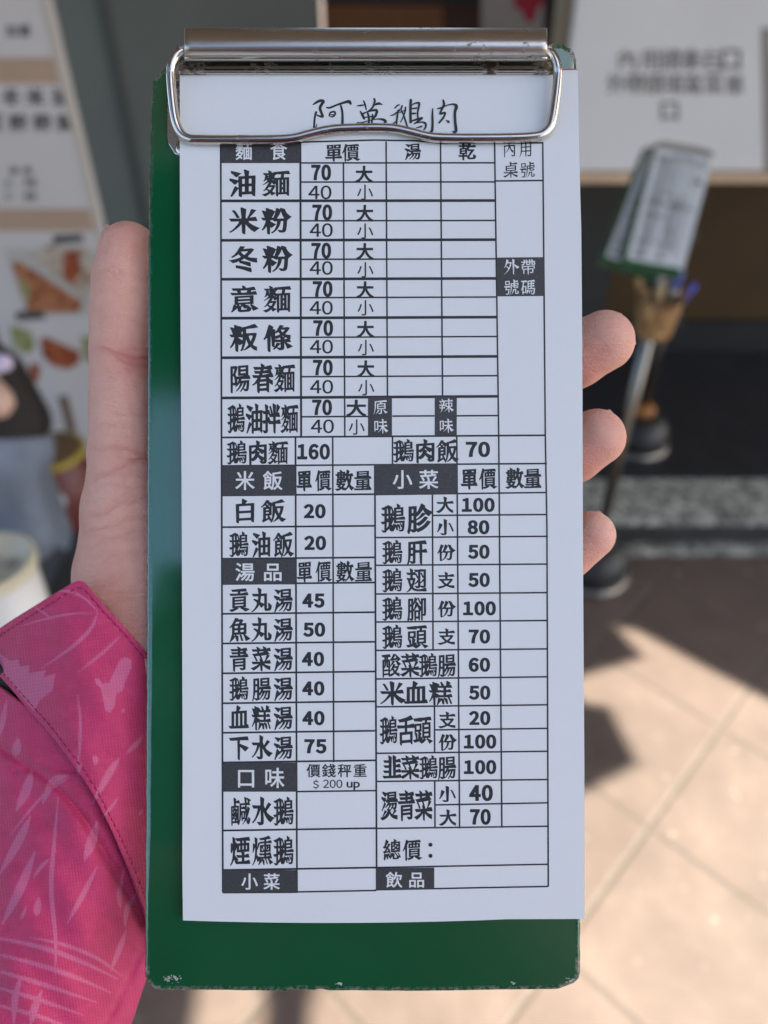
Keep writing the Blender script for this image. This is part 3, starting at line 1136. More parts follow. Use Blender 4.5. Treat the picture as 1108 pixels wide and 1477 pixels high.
THUMB = [(186, 365, -11.0, 7.9), (184, 400, -11.4, 8.9), (183, 445, -11.8, 9.3), (181, 505, -12.6, 9.0), (184, 580, -14.0, 9.6), (190, 655, -16.5, 11.3), (202, 740, -20.5, 15.6), (216, 830, -25.5, 20.0), (236, 920, -29.5, 22.5)]
FINGERS = [
    [(400, 560, -24, 11), (590, 470, -27, 9.0), (700, 415, -23, 8.0), (782, 385, -14, 7.4)],
    [(440, 640, -25, 11), (650, 600, -27, 9.4), (772, 545, -19.5, 8.9), (833, 512, -12.5, 8.5), (871, 492, -9.6, 7.9)],
    [(455, 720, -24, 10.6), (640, 712, -26, 9.0), (762, 684, -19.0, 8.5), (825, 652, -11.8, 8.2), (860, 631, -9.2, 7.5)],
    [(450, 805, -22, 9.6), (620, 842, -23, 8.0), (745, 828, -17, 7.3), (818, 797, -10.8, 6.9), (853, 772, -8.6, 6.2)],
]
chains = []
for ch, k in [(THUMB, 0.9)] + [(f_, 0.8) for f_ in FINGERS]:
    pts = [(Lmm(x, y, z), r_) for x, y, z, r_ in ch]
    chains.append((pts, k))
PALM = [((250, 915, -30, 20), f_[0]) for f_ in FINGERS] + [((216, 830, -26, 18), (400, 640, -28, 13)), ((236, 920, -30, 21), (330, 930, -30, 20)), ((330, 930, -30, 18), (450, 805, -25, 12))]
ARM = [((240, 930, -30, 22), (130, 1130, -30, 15)), ((330, 940, -30, 20), (190, 1130, -31, 14)), ((130, 1130, -30, 15), (20, 1500, -27, 13)), ((190, 1130, -31, 14), (60, 1500, -27, 13))]
cone = lambda q0, q1: (Lmm(*q0[:3]), Lmm(*q1[:3]), q0[3], q1[3])
PALM = [cone(*q) for q in PALM]
ARM = [cone(*q) for q in ARM]


def hand_sdf(p):
    d = None
    for a, b, ra, rb in PALM + ARM:
        e = sd_cone(p, a, b, ra, rb)
        d = e if d is None else smin(d, e, 7.0)
    for pts, k in chains:
        f = None
        for (a, ra), (b, rb) in zip(pts[:-1], pts[1:]):
            e = sd_cone(p, a, b, ra, rb)
            f = e if f is None else smin(f, e, k)
        d = smin(d, f, 5.0)
    # flesh presses flat against the back of the board
    w = 836 - 524
    xl = Lmm(213, 745, 0)[0]; xr = Lmm(837, 745, 0)[0]
    box = np.maximum(np.maximum(xl + 0.2 - p[:, 0], p[:, 0] - xr + 0.2), -3.1 - p[:, 2])
    d = np.maximum(d, -box)
    return d


import openvdb
lo = Lmm(20, 1490, -60) - 2; hi = Lmm(925, 300, -60) + 2
lo = np.array([min(lo[0], Lmm(20, 300, -60)[0]), lo[1], -62.0]); hi = np.array([Lmm(935, 300, -5)[0] + 3, Lmm(500, 300, -20)[1] + 3, 4.0])
VX = 0.9
dims = np.ceil((hi - lo) / VX).astype(int)
gx_, gy_, gz_ = [lo[i] + np.arange(dims[i]) * VX for i in range(3)]
field = np.empty(dims, np.float32)
yy, zz = np.meshgrid(gy_, gz_, indexing='ij')
for i0 in range(0, dims[0], 16):
    xs = gx_[i0:i0 + 16]
    p = np.stack([np.repeat(xs, yy.size), np.tile(yy.ravel(), len(xs)), np.tile(zz.ravel(), len(xs))], 1)
    field[i0:i0 + 16] = hand_sdf(p).reshape(len(xs), *yy.shape)
grid = openvdb.FloatGrid(background=5.0)
grid.copyFromArray(np.ascontiguousarray(field))
hv, hq = grid.convertToQuads(0.0)
hv = np.array(hv, float) * VX + lo
hq = np.array(hq)


def project(v, f, it=2):
    for _ in range(it):
        d = f(v)
        g_ = np.stack([f(v + e) - d for e in np.eye(3) * 0.05], 1) / 0.05
        v = v - np.clip(d, -0.8, 0.8)[:, None] * g_ / np.maximum(np.sum(g_ * g_, 1), 0.2)[:, None]
    return v


def refine(v, q, sel, n):
    """split the selected quads n times per side; shared edges stay welded"""
    keep = q[~sel]
    verts = [v]; cnt = len(v); faces = [keep]
    vid = {}
    new_v = []
    new_f = []
    for a, b, c, e in q[sel]:
        P4 = v[[a, b, c, e]]
        idx = np.empty((n + 1, n + 1), int)
        for i in range(n + 1):
            for j in range(n + 1):
                s, t = i / n, j / n
                if i == 0: key = (min(a, e), max(a, e), j if a < e else n - j)
                elif i == n: key = (min(b, c), max(b, c), j if b < c else n - j)
                elif j == 0: key = (min(a, b), max(a, b), i if a < b else n - i)
                elif j == n: key = (min(e, c), max(e, c), i if e < c else n - i)
                else: key = None
                if i in (0, n) and j in (0, n):
                    idx[i, j] = {(0, 0): a, (n, 0): b, (n, n): c, (0, n): e}[(i, j)]
                    continue
                if key is not None and key in vid:
                    idx[i, j] = vid[key]; continue
                idx[i, j] = cnt + len(new_v)
                if key is not None: vid[key] = idx[i, j]
                new_v.append((1 - s) * (1 - t) * P4[0] + s * (1 - t) * P4[1] + s * t * P4[2] + (1 - s) * t * P4[3])
        for i in range(n):
            for j in range(n):
                new_f.append((idx[i, j], idx[i + 1, j], idx[i + 1, j + 1], idx[i, j + 1]))
    return np.concatenate([v, np.array(new_v)]), np.concatenate([keep, np.array(new_f)])


cenq = hv[hq].mean(1)
xb = Lmm(225, 700, -10)[0]; yb = Lmm(200, 960, -10)[1]; xr_ = Lmm(828, 700, -10)[0]
sel = ((cenq[:, 0] < xb) & (cenq[:, 1] > yb) & (cenq[:, 2] > -26)) | (cenq[:, 0] > xr_)
hv, hq = refine(hv, hq, sel, 4)
hv = project(hv, hand_sdf, 2)
# normals from the field
d0 = hand_sdf(hv)
hn = np.stack([hand_sdf(hv + e) - d0 for e in np.eye(3) * 0.2], 1)
hn /= np.linalg.norm(hn, axis=1)[:, None] + 1e-9

# the lines of the skin: (points in the picture, depth mm, half width mm)
CREASE = [
    ([(140, 507), (156, 509), (170, 512), (186, 517), (202, 521), (216, 521)], 0.55, 0.55),
    ([(170, 519), (186, 526), (202, 530), (216, 530)], 0.40, 0.50),
    ([(176, 508), (196, 509), (216, 508)], 0.22, 0.5), ([(150, 497), (180, 499), (214, 497)], 0.10, 0.6), ([(182, 535), (200, 540), (216, 541)], 0.2, 0.5),
    ([(138, 404), (160, 401), (190, 405), (214, 411)], 0.14, 0.6), ([(145, 425), (175, 430), (205, 428)], 0.08, 0.7), ([(150, 468), (180, 466), (212, 470)], 0.08, 0.7),
    ([(132, 560), (150, 562), (170, 561)], 0.12, 0.5), ([(165, 596), (185, 600), (214, 601)], 0.22, 0.5), ([(134, 612), (160, 617), (185, 616)], 0.12, 0.5),
    ([(128, 650), (150, 646), (180, 650), (214, 660)], 0.28, 0.55), ([(165, 640), (190, 650), (214, 653)], 0.2, 0.5), ([(170, 660), (195, 666), (214, 668)], 0.2, 0.5),
    ([(126, 695), (145, 690), (170, 678), (195, 668), (214, 662)], 0.34, 0.55), ([(150, 688), (180, 684), (214, 690)], 0.18, 0.5),
    ([(135, 708), (165, 700), (214, 704)], 0.16, 0.5), ([(121, 742), (145, 742), (172, 732), (214, 716)], 0.30, 0.55), ([(165, 722), (190, 716), (214, 708)], 0.16, 0.5),
    ([(118, 768), (150, 764), (185, 752), (214, 744)], 0.22, 0.55), ([(112, 790), (140, 786), (180, 772), (214, 766)], 0.20, 0.5), ([(130, 776), (160, 775), (214, 778)], 0.12, 0.5),
]
for k in range(14):
    y0 = 800 + k * 9.5
    CREASE.append(([(104 + k * 3.5, y0 + 10), (140 + k * 2, y0 + 2 + 3 * math.sin(k)), (180, y0 - 8 + 3 * math.cos(k * 2)), (216, y0 - 12)], 0.13 + 0.06 * math.sin(k * 1.7), 0.5))
disp = np.zeros(len(hv)); red = np.zeros(len(hv))
front = np.nonzero((hv[:, 0] < xb + 2) & (hv[:, 1] > yb - 20))[0]
pf2 = hv[front][:, :2]
wob = 0.30 * np.sin(pf2[:, 0] * 0.55 + pf2[:, 1] * 0.4) + 0.12 * np.sin(pf2[:, 0] * 1.3 - pf2[:, 1] * 0.7)
pf2 = pf2 + np.stack([wob * 0, wob], 1)
for pts, dep, wid in CREASE:
    c = smoothpath([Lmm(x, y, -8)[:2] for x, y in pts], 5)
    best = np.full(len(front), 1e9); tb = np.zeros(len(front))
    for i in range(len(c) - 1):
        a, b = c[i], c[i + 1]
        ab = b - a
        h = np.clip(((pf2 - a) @ ab) / (ab @ ab), 0, 1)
        e = np.linalg.norm(pf2 - a - h[:, None] * ab, axis=1)
        m = e < best
        best[m] = e[m]; tb[m] = ((i + h) / (len(c) - 1))[m]
    fade = np.clip(tb * 5 + 0.1, 0, 1)
    disp[front] -= 0.55 * dep * np.exp(-(best / (wid * 0.8)) ** 2) * fade
    disp[front] += 0.28 * dep * np.exp(-((best - wid * 1.5) / (wid * 0.9)) ** 2) * fade
    red[front] += dep * 1.1 * np.exp(-(best / (wid * 1.6)) ** 2) * fade
# soft unevenness of flesh
q_ = hv
disp += 0.10 * np.sin(q_[:, 0] * 0.35 + q_[:, 1] * 0.21) * np.sin(q_[:, 1] * 0.33 + 1.3)
# blush of finger pads and of the folded places
for (x, y, z, r_), amt in (((186, 350, -8, 0), 0.35), ((200, 520, -6, 0), 0.5), ((205, 660, -8, 0), 0.25), ((843, 535, -8, 0), 0.85), ((905, 480, -6, 0), 0.25), ((843, 672, -8, 0), 0.8), ((895, 615, -6, 0), 0.25), ((843, 805, -8, 0), 0.55)):
    c = Lmm(x, y, z)
    red += amt * np.exp(-np.sum((hv[:, :2] - c[:2]) ** 2, 1) / (6.5 ** 2))
hv = hv + hn * disp[:, None]


def mat_skin():
    t = NT('skin')
    co = t.coord()
    at = t.n('ShaderNodeAttribute', attribute_name='red')
    big = t.noise(co, 90, 5, 0.6)
    fine = t.noise(co, 700, 3)
    base = t.ramp(big, [(0.3, (0.86, 0.450, 0.335)), (0.7, (0.93, 0.540, 0.420))])
    base = t.mix(t.math('MULTIPLY', fine, 0.22), base, (0.68, 0.34, 0.25))
    bl = t.ramp(t.noise(co, 210, 4, 0.65), [(0.40, (0, 0, 0)), (0.70, (1, 1, 1))])
    base = t.mix(t.math('MULTIPLY', bl, 0.30), base, (0.74, 0.34, 0.265))
    c = t.mix(t.math('MULTIPLY', at.outputs['Fac'], 0.85, True), base, (0.66, 0.23, 0.185))
    # the net of fine skin lines
    vo = t.n('ShaderNodeTexVoronoi', i_Scale=1.0, feature='DISTANCE_TO_EDGE')
    mp = t.coord('Object', (900, 1500, 1100), (0, 0, 0.4))
    nz = t.n('ShaderNodeTexNoise', i_Scale=700.0, i_Detail=2)
    t.l(co, nz.inputs['Vector'])
    ad = t.n('ShaderNodeVectorMath', operation='ADD')
    t.l(mp, ad.inputs[0]); t.l(nz.outputs['Color'], ad.inputs[1])
    t.l(ad.outputs[0], vo.inputs['Vector'])
    net = t.math('MINIMUM', vo.outputs['Distance'], 0.14)
    wl = t.n('ShaderNodeTexNoise', i_Scale=1.0, i_Detail=4, i_Roughness=0.6)
    t.l(t.coord('Object', (110, 900, 500), (0, 0, 0.25)), wl.inputs['Vector'])
    b = t.bump(wl.outputs['Fac'], 0.0010, 0.55)
    b = t.bump(net, 0.0016, 0.60, b)
    t.set(Base_Color=c, Roughness=t.ramp(fine, [(0.3, (0.42, 0.42, 0.42)), (0.7, (0.56, 0.56, 0.56))]), Normal=b,
          Subsurface_Weight=0.22, Subsurface_Radius=(0.0030, 0.0012, 0.0006), Subsurface_Scale=1.0, Specular_IOR_Level=0.42)
    return t.m


M_SKIN = mat_skin()
person = root('person', 'person in a pink jacket whose bare left hand holds the green clipboard from behind', 'person', M=MB)
hand = mesh('hand', hv * 1e-3, hq, M_SKIN, person, smooth=True)
at = hand.data.attributes.new('red', 'FLOAT', 'POINT')
at.data.foreach_set('value', np.clip(red, 0, 1.2))

# nails: thin curved plates on the far side of the finger ends
M_NAIL = plain('nail', (0.66, 0.44, 0.37), 0.28, 0.05, 200)
for tip, prev, side in ((THUMB[0], THUMB[1], (-0.80, 0, -0.6)), (FINGERS[1][4], FINGERS[1][3], (0.45, 0.30, -0.84)), (FINGERS[2][4], FINGERS[2][3], (0.45, 0.30, -0.84)), (FINGERS[3][4], FINGERS[3][3], (0.42, 0.30, -0.85)), (FINGERS[0][3], FINGERS[0][2], (0, 0.2, -1))):
    a = Lmm(*tip[:3]); b = Lmm(*prev[:3]); r_ = tip[3]
    ax = (a - b) / np.linalg.norm(a - b)
    up = np.array(side, float); up -= ax * (up @ ax); up /= np.linalg.norm(up)
    sd = np.cross(ax, up)
    v = []; f = []
    NU, NV = 14, 12
    for lay, off in ((0, 0.30), (1, -0.20)):
        for j in range(NV + 1):
            s = j / NV
            al = -0.60 * r_ + s * (r_ * 1.50)
            bend = -0.0 if al < 0 else (al / r_) ** 2 * 0.34 * r_
            wd = R(46) * (1 - 0.25 * max(0, s - 0.7) / 0.3) * (0.86 + 0.14 * min(1, s * 4))
            for i in range(NU + 1):
                th = wd * (2 * i / NU - 1)
                rr = r_ * 0.97 + off
                v.append((a + ax * (al - (abs(th) ** 2) * 1.0 * (s > .6)) + up * (rr * math.cos(th) - bend) + sd * rr * math.sin(th)) * 1e-3)
    w1 = NU + 1; h1 = w1 * (NV + 1)
    for j in range(NV):
        for i in range(NU):
            k = j * w1 + i
            f.append((k, k + 1, k + w1 + 1, k + w1)); f.append((h1 + k, h1 + k + w1, h1 + k + w1 + 1, h1 + k + 1))
    for i in range(NU):
        f.append((i, h1 + i, h1 + i + 1, i + 1)); k = NV * w1 + i; f.append((k, k + 1, h1 + k + 1, h1 + k))
    for j in range(NV):
        k = j * w1; f.append((k, k + w1, h1 + k + w1, h1 + k)); k += NU; f.append((k, h1 + k, h1 + k + w1, k + w1))
    mesh('fingernail', v, f, M_NAIL, person, smooth=True)

# ------------------------------------------------------------------ the jacket sleeve
SPINDLES = [  # thin brush lines and leaf strokes of the print: points, widest half width (px)
    ([(30, 903), (65, 893), (100, 886), (140, 884)], 2.2), ([(141, 884), (132, 905), (108, 930), (60, 964)], 3.6), ([(78, 853), (100, 853), (122, 863), (141, 882)], 2.6), ([(50, 876), (62, 883), (75, 893)], 2.0),
    ([(174, 917), (150, 940), (114, 969)], 2.8), ([(113, 1003), (116, 1040), (115, 1080), (111, 1115)], 2.8), ([(172, 1094), (158, 1115), (134, 1158)], 6.5), ([(206, 1062), (196, 1074), (182, 1087)], 4.5),
    ([(26, 1066), (24, 1080), (22, 1090)], 8.0), ([(136, 1090), (138, 1096), (137, 1102)], 5.5), ([(176, 1024), (179, 1026)], 4.5), ([(46, 1112), (38, 1140), (24, 1168)], 9.0), ([(98, 1118), (76, 1128), (62, 1158)], 7), ([(100, 1121), (60, 1150), (14, 1205)], 2.6),
    ([(44, 1178), (26, 1215), (0, 1260)], 8.0), ([(50, 1230), (30, 1280), (4, 1332)], 8.5), ([(140, 1186), (132, 1215), (122, 1240)], 9.0), ([(140, 1250), (120, 1290), (98, 1330)], 5.0), ([(84, 1150), (78, 1220), (74, 1280), (80, 1350), (80, 1405)], 4.2),
    ([(171, 1150), (160, 1165), (146, 1182)], 3.0), ([(72, 1238), (60, 1250), (48, 1266)], 3.5), ([(56, 1296), (54, 1310), (53, 1320)], 7.0), ([(38, 1308), (34, 1318), (30, 1326)], 3.0), ([(182, 1342), (172, 1370), (160, 1400)], 5.0),
    ([(42, 1352), (90, 1362), (140, 1382), (176, 1408)], 3.6), ([(-20, 1350), (50, 1364), (110, 1384), (170, 1412)], 4.5), ([(-20, 1372), (50, 1390), (110, 1410), (160, 1432)], 4.5), ([(-20, 1396), (50, 1416), (140, 1446)], 4.2), ([(-20, 1420), (50, 1440), (120, 1464)], 4.0), ([(-20, 1446), (50, 1464), (110, 1486)], 4.0),
    ([(30, 1408), (22, 1440), (20, 1476)], 6.0), ([(60, 1430), (50, 1455), (44, 1480)], 7.0), ([(178, 1258), (172, 1290), (174, 1310)], 4.5), ([(196, 1290), (184, 1310), (180, 1336)], 5), ([(10, 1010), (4, 1040), (0, 1060)], 5.0), ([(-14, 1110), (-20, 1150), (-40, 1200)], 7),
    ([(118, 1100), (112, 1118)], 2.5), ([(206, 1168), (200, 1176)], 3)]
PATCH = [[(-30, 935), (0, 942), (10, 950), (14, 953), (27, 951), (29, 962), (43, 959), (41, 971), (66, 967), (63, 977), (80, 971), (76, 996), (58, 1010), (49, 1026), (34, 1008), (0, 965), (-30, 950)],
         [(172, 953), (180, 948), (189, 951), (190, 963), (180, 985), (177, 998), (168, 1000), (165, 1020), (159, 1028), (152, 1026), (148, 1003), (145, 992), (138, 986), (137, 979), (143, 978), (148, 986), (157, 985)]]


def seg_field(X, Y, pts, w):
    c = smoothpath(pts, 6) if len(pts) > 2 else np.array(pts, float)
    best = np.full(X.shape, 1e9)
    m = (X > c[:, 0].min() - 15) & (X < c[:, 0].max() + 15) & (Y > c[:, 1].min() - 15) & (Y < c[:, 1].max() + 15)
    x, y = X[m], Y[m]
    b = np.full(x.shape, 1e9)
    for i in range(len(c) - 1):
        a, e = c[i], c[i + 1]
        ab = e - a
        h = np.clip(((x - a[0]) * ab[0] + (y - a[1]) * ab[1]) / (ab @ ab), 0, 1)
        t = (i + h) / (len(c) - 1)
        d = np.hypot(x - a[0] - h * ab[0], y - a[1] - h * ab[1]) - w * np.maximum(0.25, np.sin(math.pi * np.clip(t, 0, 1)) ** 0.7)
        b = np.minimum(b, d)
    best[m] = b
    return best


def inside(X, Y, poly):
    c = np.zeros(X.shape, bool)
    n = len(poly)
    for i in range(n):
        (x0, y0), (x1, y1) = poly[i], poly[(i + 1) % n]
        if y0 == y1: continue
        m = ((Y < y0) != (Y < y1)) & (X < (x1 - x0) * (Y - y0) / (y1 - y0) + x0)
        c ^= m
    return c


def print_field(X, Y):
    out = np.zeros(X.shape)
    for pts, w in SPINDLES:
        out = np.maximum(out, np.clip(0.5 - seg_field(X, Y, pts, w * 0.80) / 1.1, 0, 1))
    for pl in PATCH:
        out = np.maximum(out, inside(X, Y, pl).astype(float))
    return out


def mat_cloth():
    t = NT('pink printed cloth')
    co = t.coord('UV', (1, 1, 1))
    at = t.n('ShaderNodeAttribute', attribute_name='print')
    big = t.noise(co, 6, 4, 0.6)
    smudge = t.ramp(t.noise(co, 9, 3), [(0.60, (0, 0, 0)), (0.76, (1, 1, 1))])
    base = t.ramp(big, [(0.3, (0.52, 0.036, 0.122)), (0.7, (0.62, 0.050, 0.165))])
    base = t.mix(t.math('MULTIPLY', smudge, 0.22), base, (0.36, 0.045, 0.13))
    lt = t.mix(t.noise(co, 40, 3), (0.62, 0.155, 0.30), (0.70, 0.215, 0.37))
    c = t.mix(t.math('MULTIPLY', at.outputs['Fac'], 0.70), base, lt)
    # weave
    w1 = t.n('ShaderNodeTexWave', i_Scale=7.2, i_Distortion=0.8, i_Detail=2, wave_type='BANDS', bands_direction='X')
    w2 = t.n('ShaderNodeTexWave', i_Scale=6.4, i_Distortion=0.8, i_Detail=2, wave_type='BANDS', bands_direction='Y')
    cr = t.coord('UV', (1, 1, 1), (0, 0, 0.12))
    t.l(cr, w1.inputs['Vector']); t.l(cr, w2.inputs['Vector'])
    wv = t.math('MULTIPLY', w1.outputs['Fac'], w2.outputs['Fac'])
    c = t.mix(t.math('MULTIPLY', t.math('SUBTRACT', 1.0, wv), 0.22), c, (0.36, 0.02, 0.09))
    b = t.bump(wv, 0.00025, 0.45)
    b = t.bump(t.noise(co, 1.6, 3, 0.5), 0.004, 0.18, b)
    t.set(Base_Color=c, Roughness=0.62, Normal=b, Sheen_Weight=0.15, Sheen_Roughness=0.5, Specular_IOR_Level=0.3)
    return t.m


M_CLOTH = mat_cloth()
M_THREAD = plain('sewing thread', (0.22, 0.012, 0.06), 0.7, 0.2, 500)
M_GAP_SHADE = plain('dark lining', (0.02, 0.012, 0.015), 0.8, 0.2, 200)  # near black, stands for shade under the cuff band


def resample(pts, us, bend=True):
    c = smoothpath(pts, 10) if bend else np.array(pts, float)
    d = np.concatenate([[0], np.cumsum(np.linalg.norm(np.diff(c, axis=0), axis=1))])
    d /= d[-1]
    return np.stack([np.interp(us, d, c[:, 0]), np.interp(us, d, c[:, 1])], 1)


def crumple(X, Y, amp):
    return amp * (0.5 * np.sin(X * 0.045 + Y * 0.020 + 0.6) * np.sin(Y * 0.021 - X * 0.012) + 0.3 * np.sin(X * 0.09 - Y * 0.05 + 1.1) + 0.2 * np.sin(X * 0.02 + Y * 0.11))


def tubecloth(name, P0, P1, nu, nv, z0, z1, h0, h1, extra, parent, thick=0.7, power=1.0):
    """a flattened sleeve: front (dense, printed) and back, P0/P1 are px outlines (nu+1) at its two ends"""
    U = np.linspace(0, 1, nu + 1); V = np.linspace(0, 1, nv + 1)
    X = P0[None, :, 0] * (1 - V[:, None]) + P1[None, :, 0] * V[:, None]
    Y = P0[None, :, 1] * (1 - V[:, None]) + P1[None, :, 1] * V[:, None]
    zc = (z0 + (z1 - z0) * V)[:, None]; hh = (h0 + (h1 - h0) * V)[:, None]
    s = np.sin(math.pi * U)[None, :] ** power
    Z = zc + hh * s + extra(X, Y, U[None, :], V[:, None]) * np.minimum(1, s * 4)
    front = LP(X.ravel(), Y.ravel(), Z.ravel())
    nb = 40
    ub = np.linspace(1, 0, nb + 1)[1:-1]
    Xb = np.stack([np.interp(ub, U, X[j]) for j in range(nv + 1)]); Yb = np.stack([np.interp(ub, U, Y[j]) for j in range(nv + 1)])
    Zb = zc - hh * (np.sin(math.pi * ub)[None, :]) * 0.9
    back = LP(Xb.ravel(), Yb.ravel(), Zb.ravel())
    n1, n2 = nu + 1, nb - 1
    row = n1 + n2
    v = np.concatenate([np.concatenate([front.reshape(nv + 1, n1, 3), back.reshape(nv + 1, n2, 3)], 1).reshape(-1, 3)])
    j, i = np.meshgrid(np.arange(nv), np.arange(row), indexing='ij')
    a = j * row + i; b = j * row + (i + 1) % row
    f = np.stack([a, a + row, b + row, b], -1).reshape(-1, 4)
    o = mesh(name, v, f, M_CLOTH, parent, smooth=True)
    pr = np.zeros((nv + 1, row))
    pr[:, :n1] = print_field(X, Y)
    at = o.data.attributes.new('print', 'FLOAT', 'POINT')
    at.data.foreach_set('value', pr.ravel())
    uv = np.concatenate([np.stack([X, Y], -1), np.stack([Xb, Yb], -1)], 1).reshape(-1, 2) / 100.0
    ul = o.data.uv_layers.new(name='UVMap')
    ul.data.foreach_set('uv', uv[f.ravel()].ravel().astype(np.float32))
    m = o.modifiers.new('thickness', 'SOLIDIFY'); m.thickness = thick * 1e-3; m.offset = -1
    return o, (X, Y, Z)


NU, NV = 300, 190
us = np.linspace(0, 1, NU + 1)
OPEN_L = [(-60, 950), (0, 906), (60, 868), (104, 841)]
OPEN_R = [(111, 838), (122, 841), (150, 873), (180, 905), (212, 942), (270, 1012), (310, 1070)]
op1 = resample(OPEN_L, np.linspace(0, 1, 141)); op2 = resample(OPEN_R, np.linspace(0, 1, NU - 140))
openE = np.concatenate([op1, op2])
SEAM = [(-62, 930), (-30, 951), (0, 976), (40, 1022), (72, 1058), (102, 1098), (132, 1142), (165, 1205), (190, 1262), (204, 1300), (232, 1380)]
seamE = resample(SEAM, us)
k_ = np.clip(np.arange(NU + 1) / 30.0, 0, 1)[:, None]
openE = openE * k_ + (seamE - np.array([0, 2])) * (1 - k_)


def cuff_extra(X, Y, U, V):
    L = np.hypot(openE[:, 0] - seamE[:, 0], openE[:, 1] - seamE[:, 1])[None, :]
    dpx = V * L
    dsx = (1 - V) * L
    hem = 0.42 * (1 / (1 + np.exp((dpx - 10) / 0.9))) - 0.25 * np.exp(-((dpx - 10.5) / 1.8) ** 2)
    hem2 = 0.30 * (1 / (1 + np.exp((dsx - 13) / 0.9))) - 0.22 * np.exp(-((dsx - 13) / 1.8) ** 2)
    puck = 0.07 * np.sin(U * 230) * (np.exp(-((dpx - 10) / 6) ** 2) + np.exp(-((dsx - 13) / 7) ** 2))
    return hem + hem2 + puck + crumple(X, Y, 0.9) * np.clip(dpx / 40, 0, 1)


cuff, (cX, cY, cZ) = tubecloth('cuff', openE, seamE, NU, NV, -24, -25.5, 24.5, 26.5, cuff_extra, person, 0.8)
# sleeve under the cuff band
start = resample([(-90, 945), (-40, 968), (0, 992), (24, 1010), (44, 1022), (64, 1036), (95, 1070), (125, 1112), (158, 1180), (186, 1245), (203, 1288), (228, 1360)], us)
end = resample([(-190, 1640), (-90, 1632), (30, 1622), (120, 1612), (150, 1600)], us)


FOLD = [(-20, 1062), (30, 1098), (75, 1128), (110, 1165), (150, 1228), (186, 1290), (206, 1330)]


def sleeve_extra(X, Y, U, V):
    d1 = seg_field(X, Y, FOLD, 0.01)
    e = -1.5 * np.exp(-(d1 / 6.5) ** 2)
    # the cloth just above the fold bulges over it
    fx = smoothpath(FOLD, 8)
    yf = np.interp(X, fx[:, 0], fx[:, 1])
    above = np.clip((yf - Y) / 30, 0, 1) * np.clip((yf + 80 - Y) / 60, 0, 1)
    e = e + 1.1 * above * np.exp(-np.clip(yf - Y, 0, 200) / 30)
    d2 = seg_field(X, Y, [(92, 1118), (130, 1095), (160, 1090)], 0.01)
    d3 = seg_field(X, Y, [(22, 1112), (70, 1108), (110, 1112)], 0.01)
    d4 = seg_field(X, Y, [(210, 1360), (192, 1400), (172, 1440), (140, 1500)], 0.01)
    e = e - 0.7 * np.exp(-(d3 / 5) ** 2) - 1.2 * np.exp(-(d4 / 6) ** 2)
    return e + crumple(X, Y, 1.5) * np.clip(V * 5, 0, 1) - 1.4 * np.exp(-V * 14) / (1 + np.exp(-(X - 45) / 10))


sleeve, (sX, sY, sZ) = tubecloth('sleeve', start, end, NU, 260, -26.5, -22, 24.5, 25, sleeve_extra, person, 0.8)

# dark sheet standing in for the shade in the gap under the cuff band
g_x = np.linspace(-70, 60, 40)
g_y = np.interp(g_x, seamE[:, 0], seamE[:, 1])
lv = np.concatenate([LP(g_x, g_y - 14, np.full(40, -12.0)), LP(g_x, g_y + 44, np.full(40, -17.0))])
ln_ = mesh('gap_shade', lv, [(i, 40 + i, 41 + i, i + 1) for i in range(39)], M_GAP_SHADE, person)
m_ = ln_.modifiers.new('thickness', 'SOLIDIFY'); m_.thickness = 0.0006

# rows of stitches along the hems
def stitches(name, rowpx, step, ln, wd, mat, lift, lo_, hi_):
    d = MBd()
    X, Y, Z = cX, cY, cZ
    c = []
    for i in range(NU + 1):
        L = np.hypot(*(openE[i] - seamE[i]))
        v_ = rowpx / max(L, 1) if rowpx > 0 else 1 + rowpx / max(L, 1)
        if not 0 <= v_ <= 1: continue
        k = v_ * NV
        j = int(min(k, NV - 1)); t = k - j
        c.append(LP(X[j, i] * (1 - t) + X[j + 1, i] * t, Y[j, i] * (1 - t) + Y[j + 1, i] * t, Z[j, i] * (1 - t) + Z[j + 1, i] * t + lift))
    c = np.array(c)
    s = np.concatenate([[0], np.cumsum(np.linalg.norm(np.diff(c, axis=0), axis=1))])
    q = lo_ * s[-1]
    while q + ln < hi_ * s[-1]:
        p = [np.array([np.interp(q + ln * e, s, c[:, k]) for k in range(3)]) for e in (0, 0.25, 0.5, 0.75, 1)]
        p[0][2] -= 0.00025; p[-1][2] -= 0.00025
        d.tube(p, [wd * 0.6, wd, wd, wd, wd * 0.6], 6)
        q += step
    return d.build(name, mat, cuff, smooth=True)


st1 = stitches('stitching', 10.5, 0.0021, 0.0014, 0.00013, M_THREAD, 0.10, 0.08, 0.97)
st2 = stitches('stitching', -13, 0.0019, 0.0012, 0.00013, M_THREAD, 0.12, 0.05, 0.97)


# unseen chest and upper arm of the jacket, added to block light from behind
JP = [((0.02, -0.36, 0.85), (0.02, -0.33, 1.22), .17, .175), ((-0.17, -0.36, 1.33), (0.21, -0.36, 1.33), .085, .085), ((-0.20, -0.36, 1.30), (-0.24, -0.16, 1.10), .075, .062)]
JP = [(np.array(a), np.array(b), ra, rb) for a, b, ra, rb in JP]


def jacket_sdf(p):
    dd = None
    for a, b, ra, rb in JP:
        e = sd_cone(p, a, b, ra, rb)
        dd = e if dd is None else smin(dd, e, .05)
    return dd


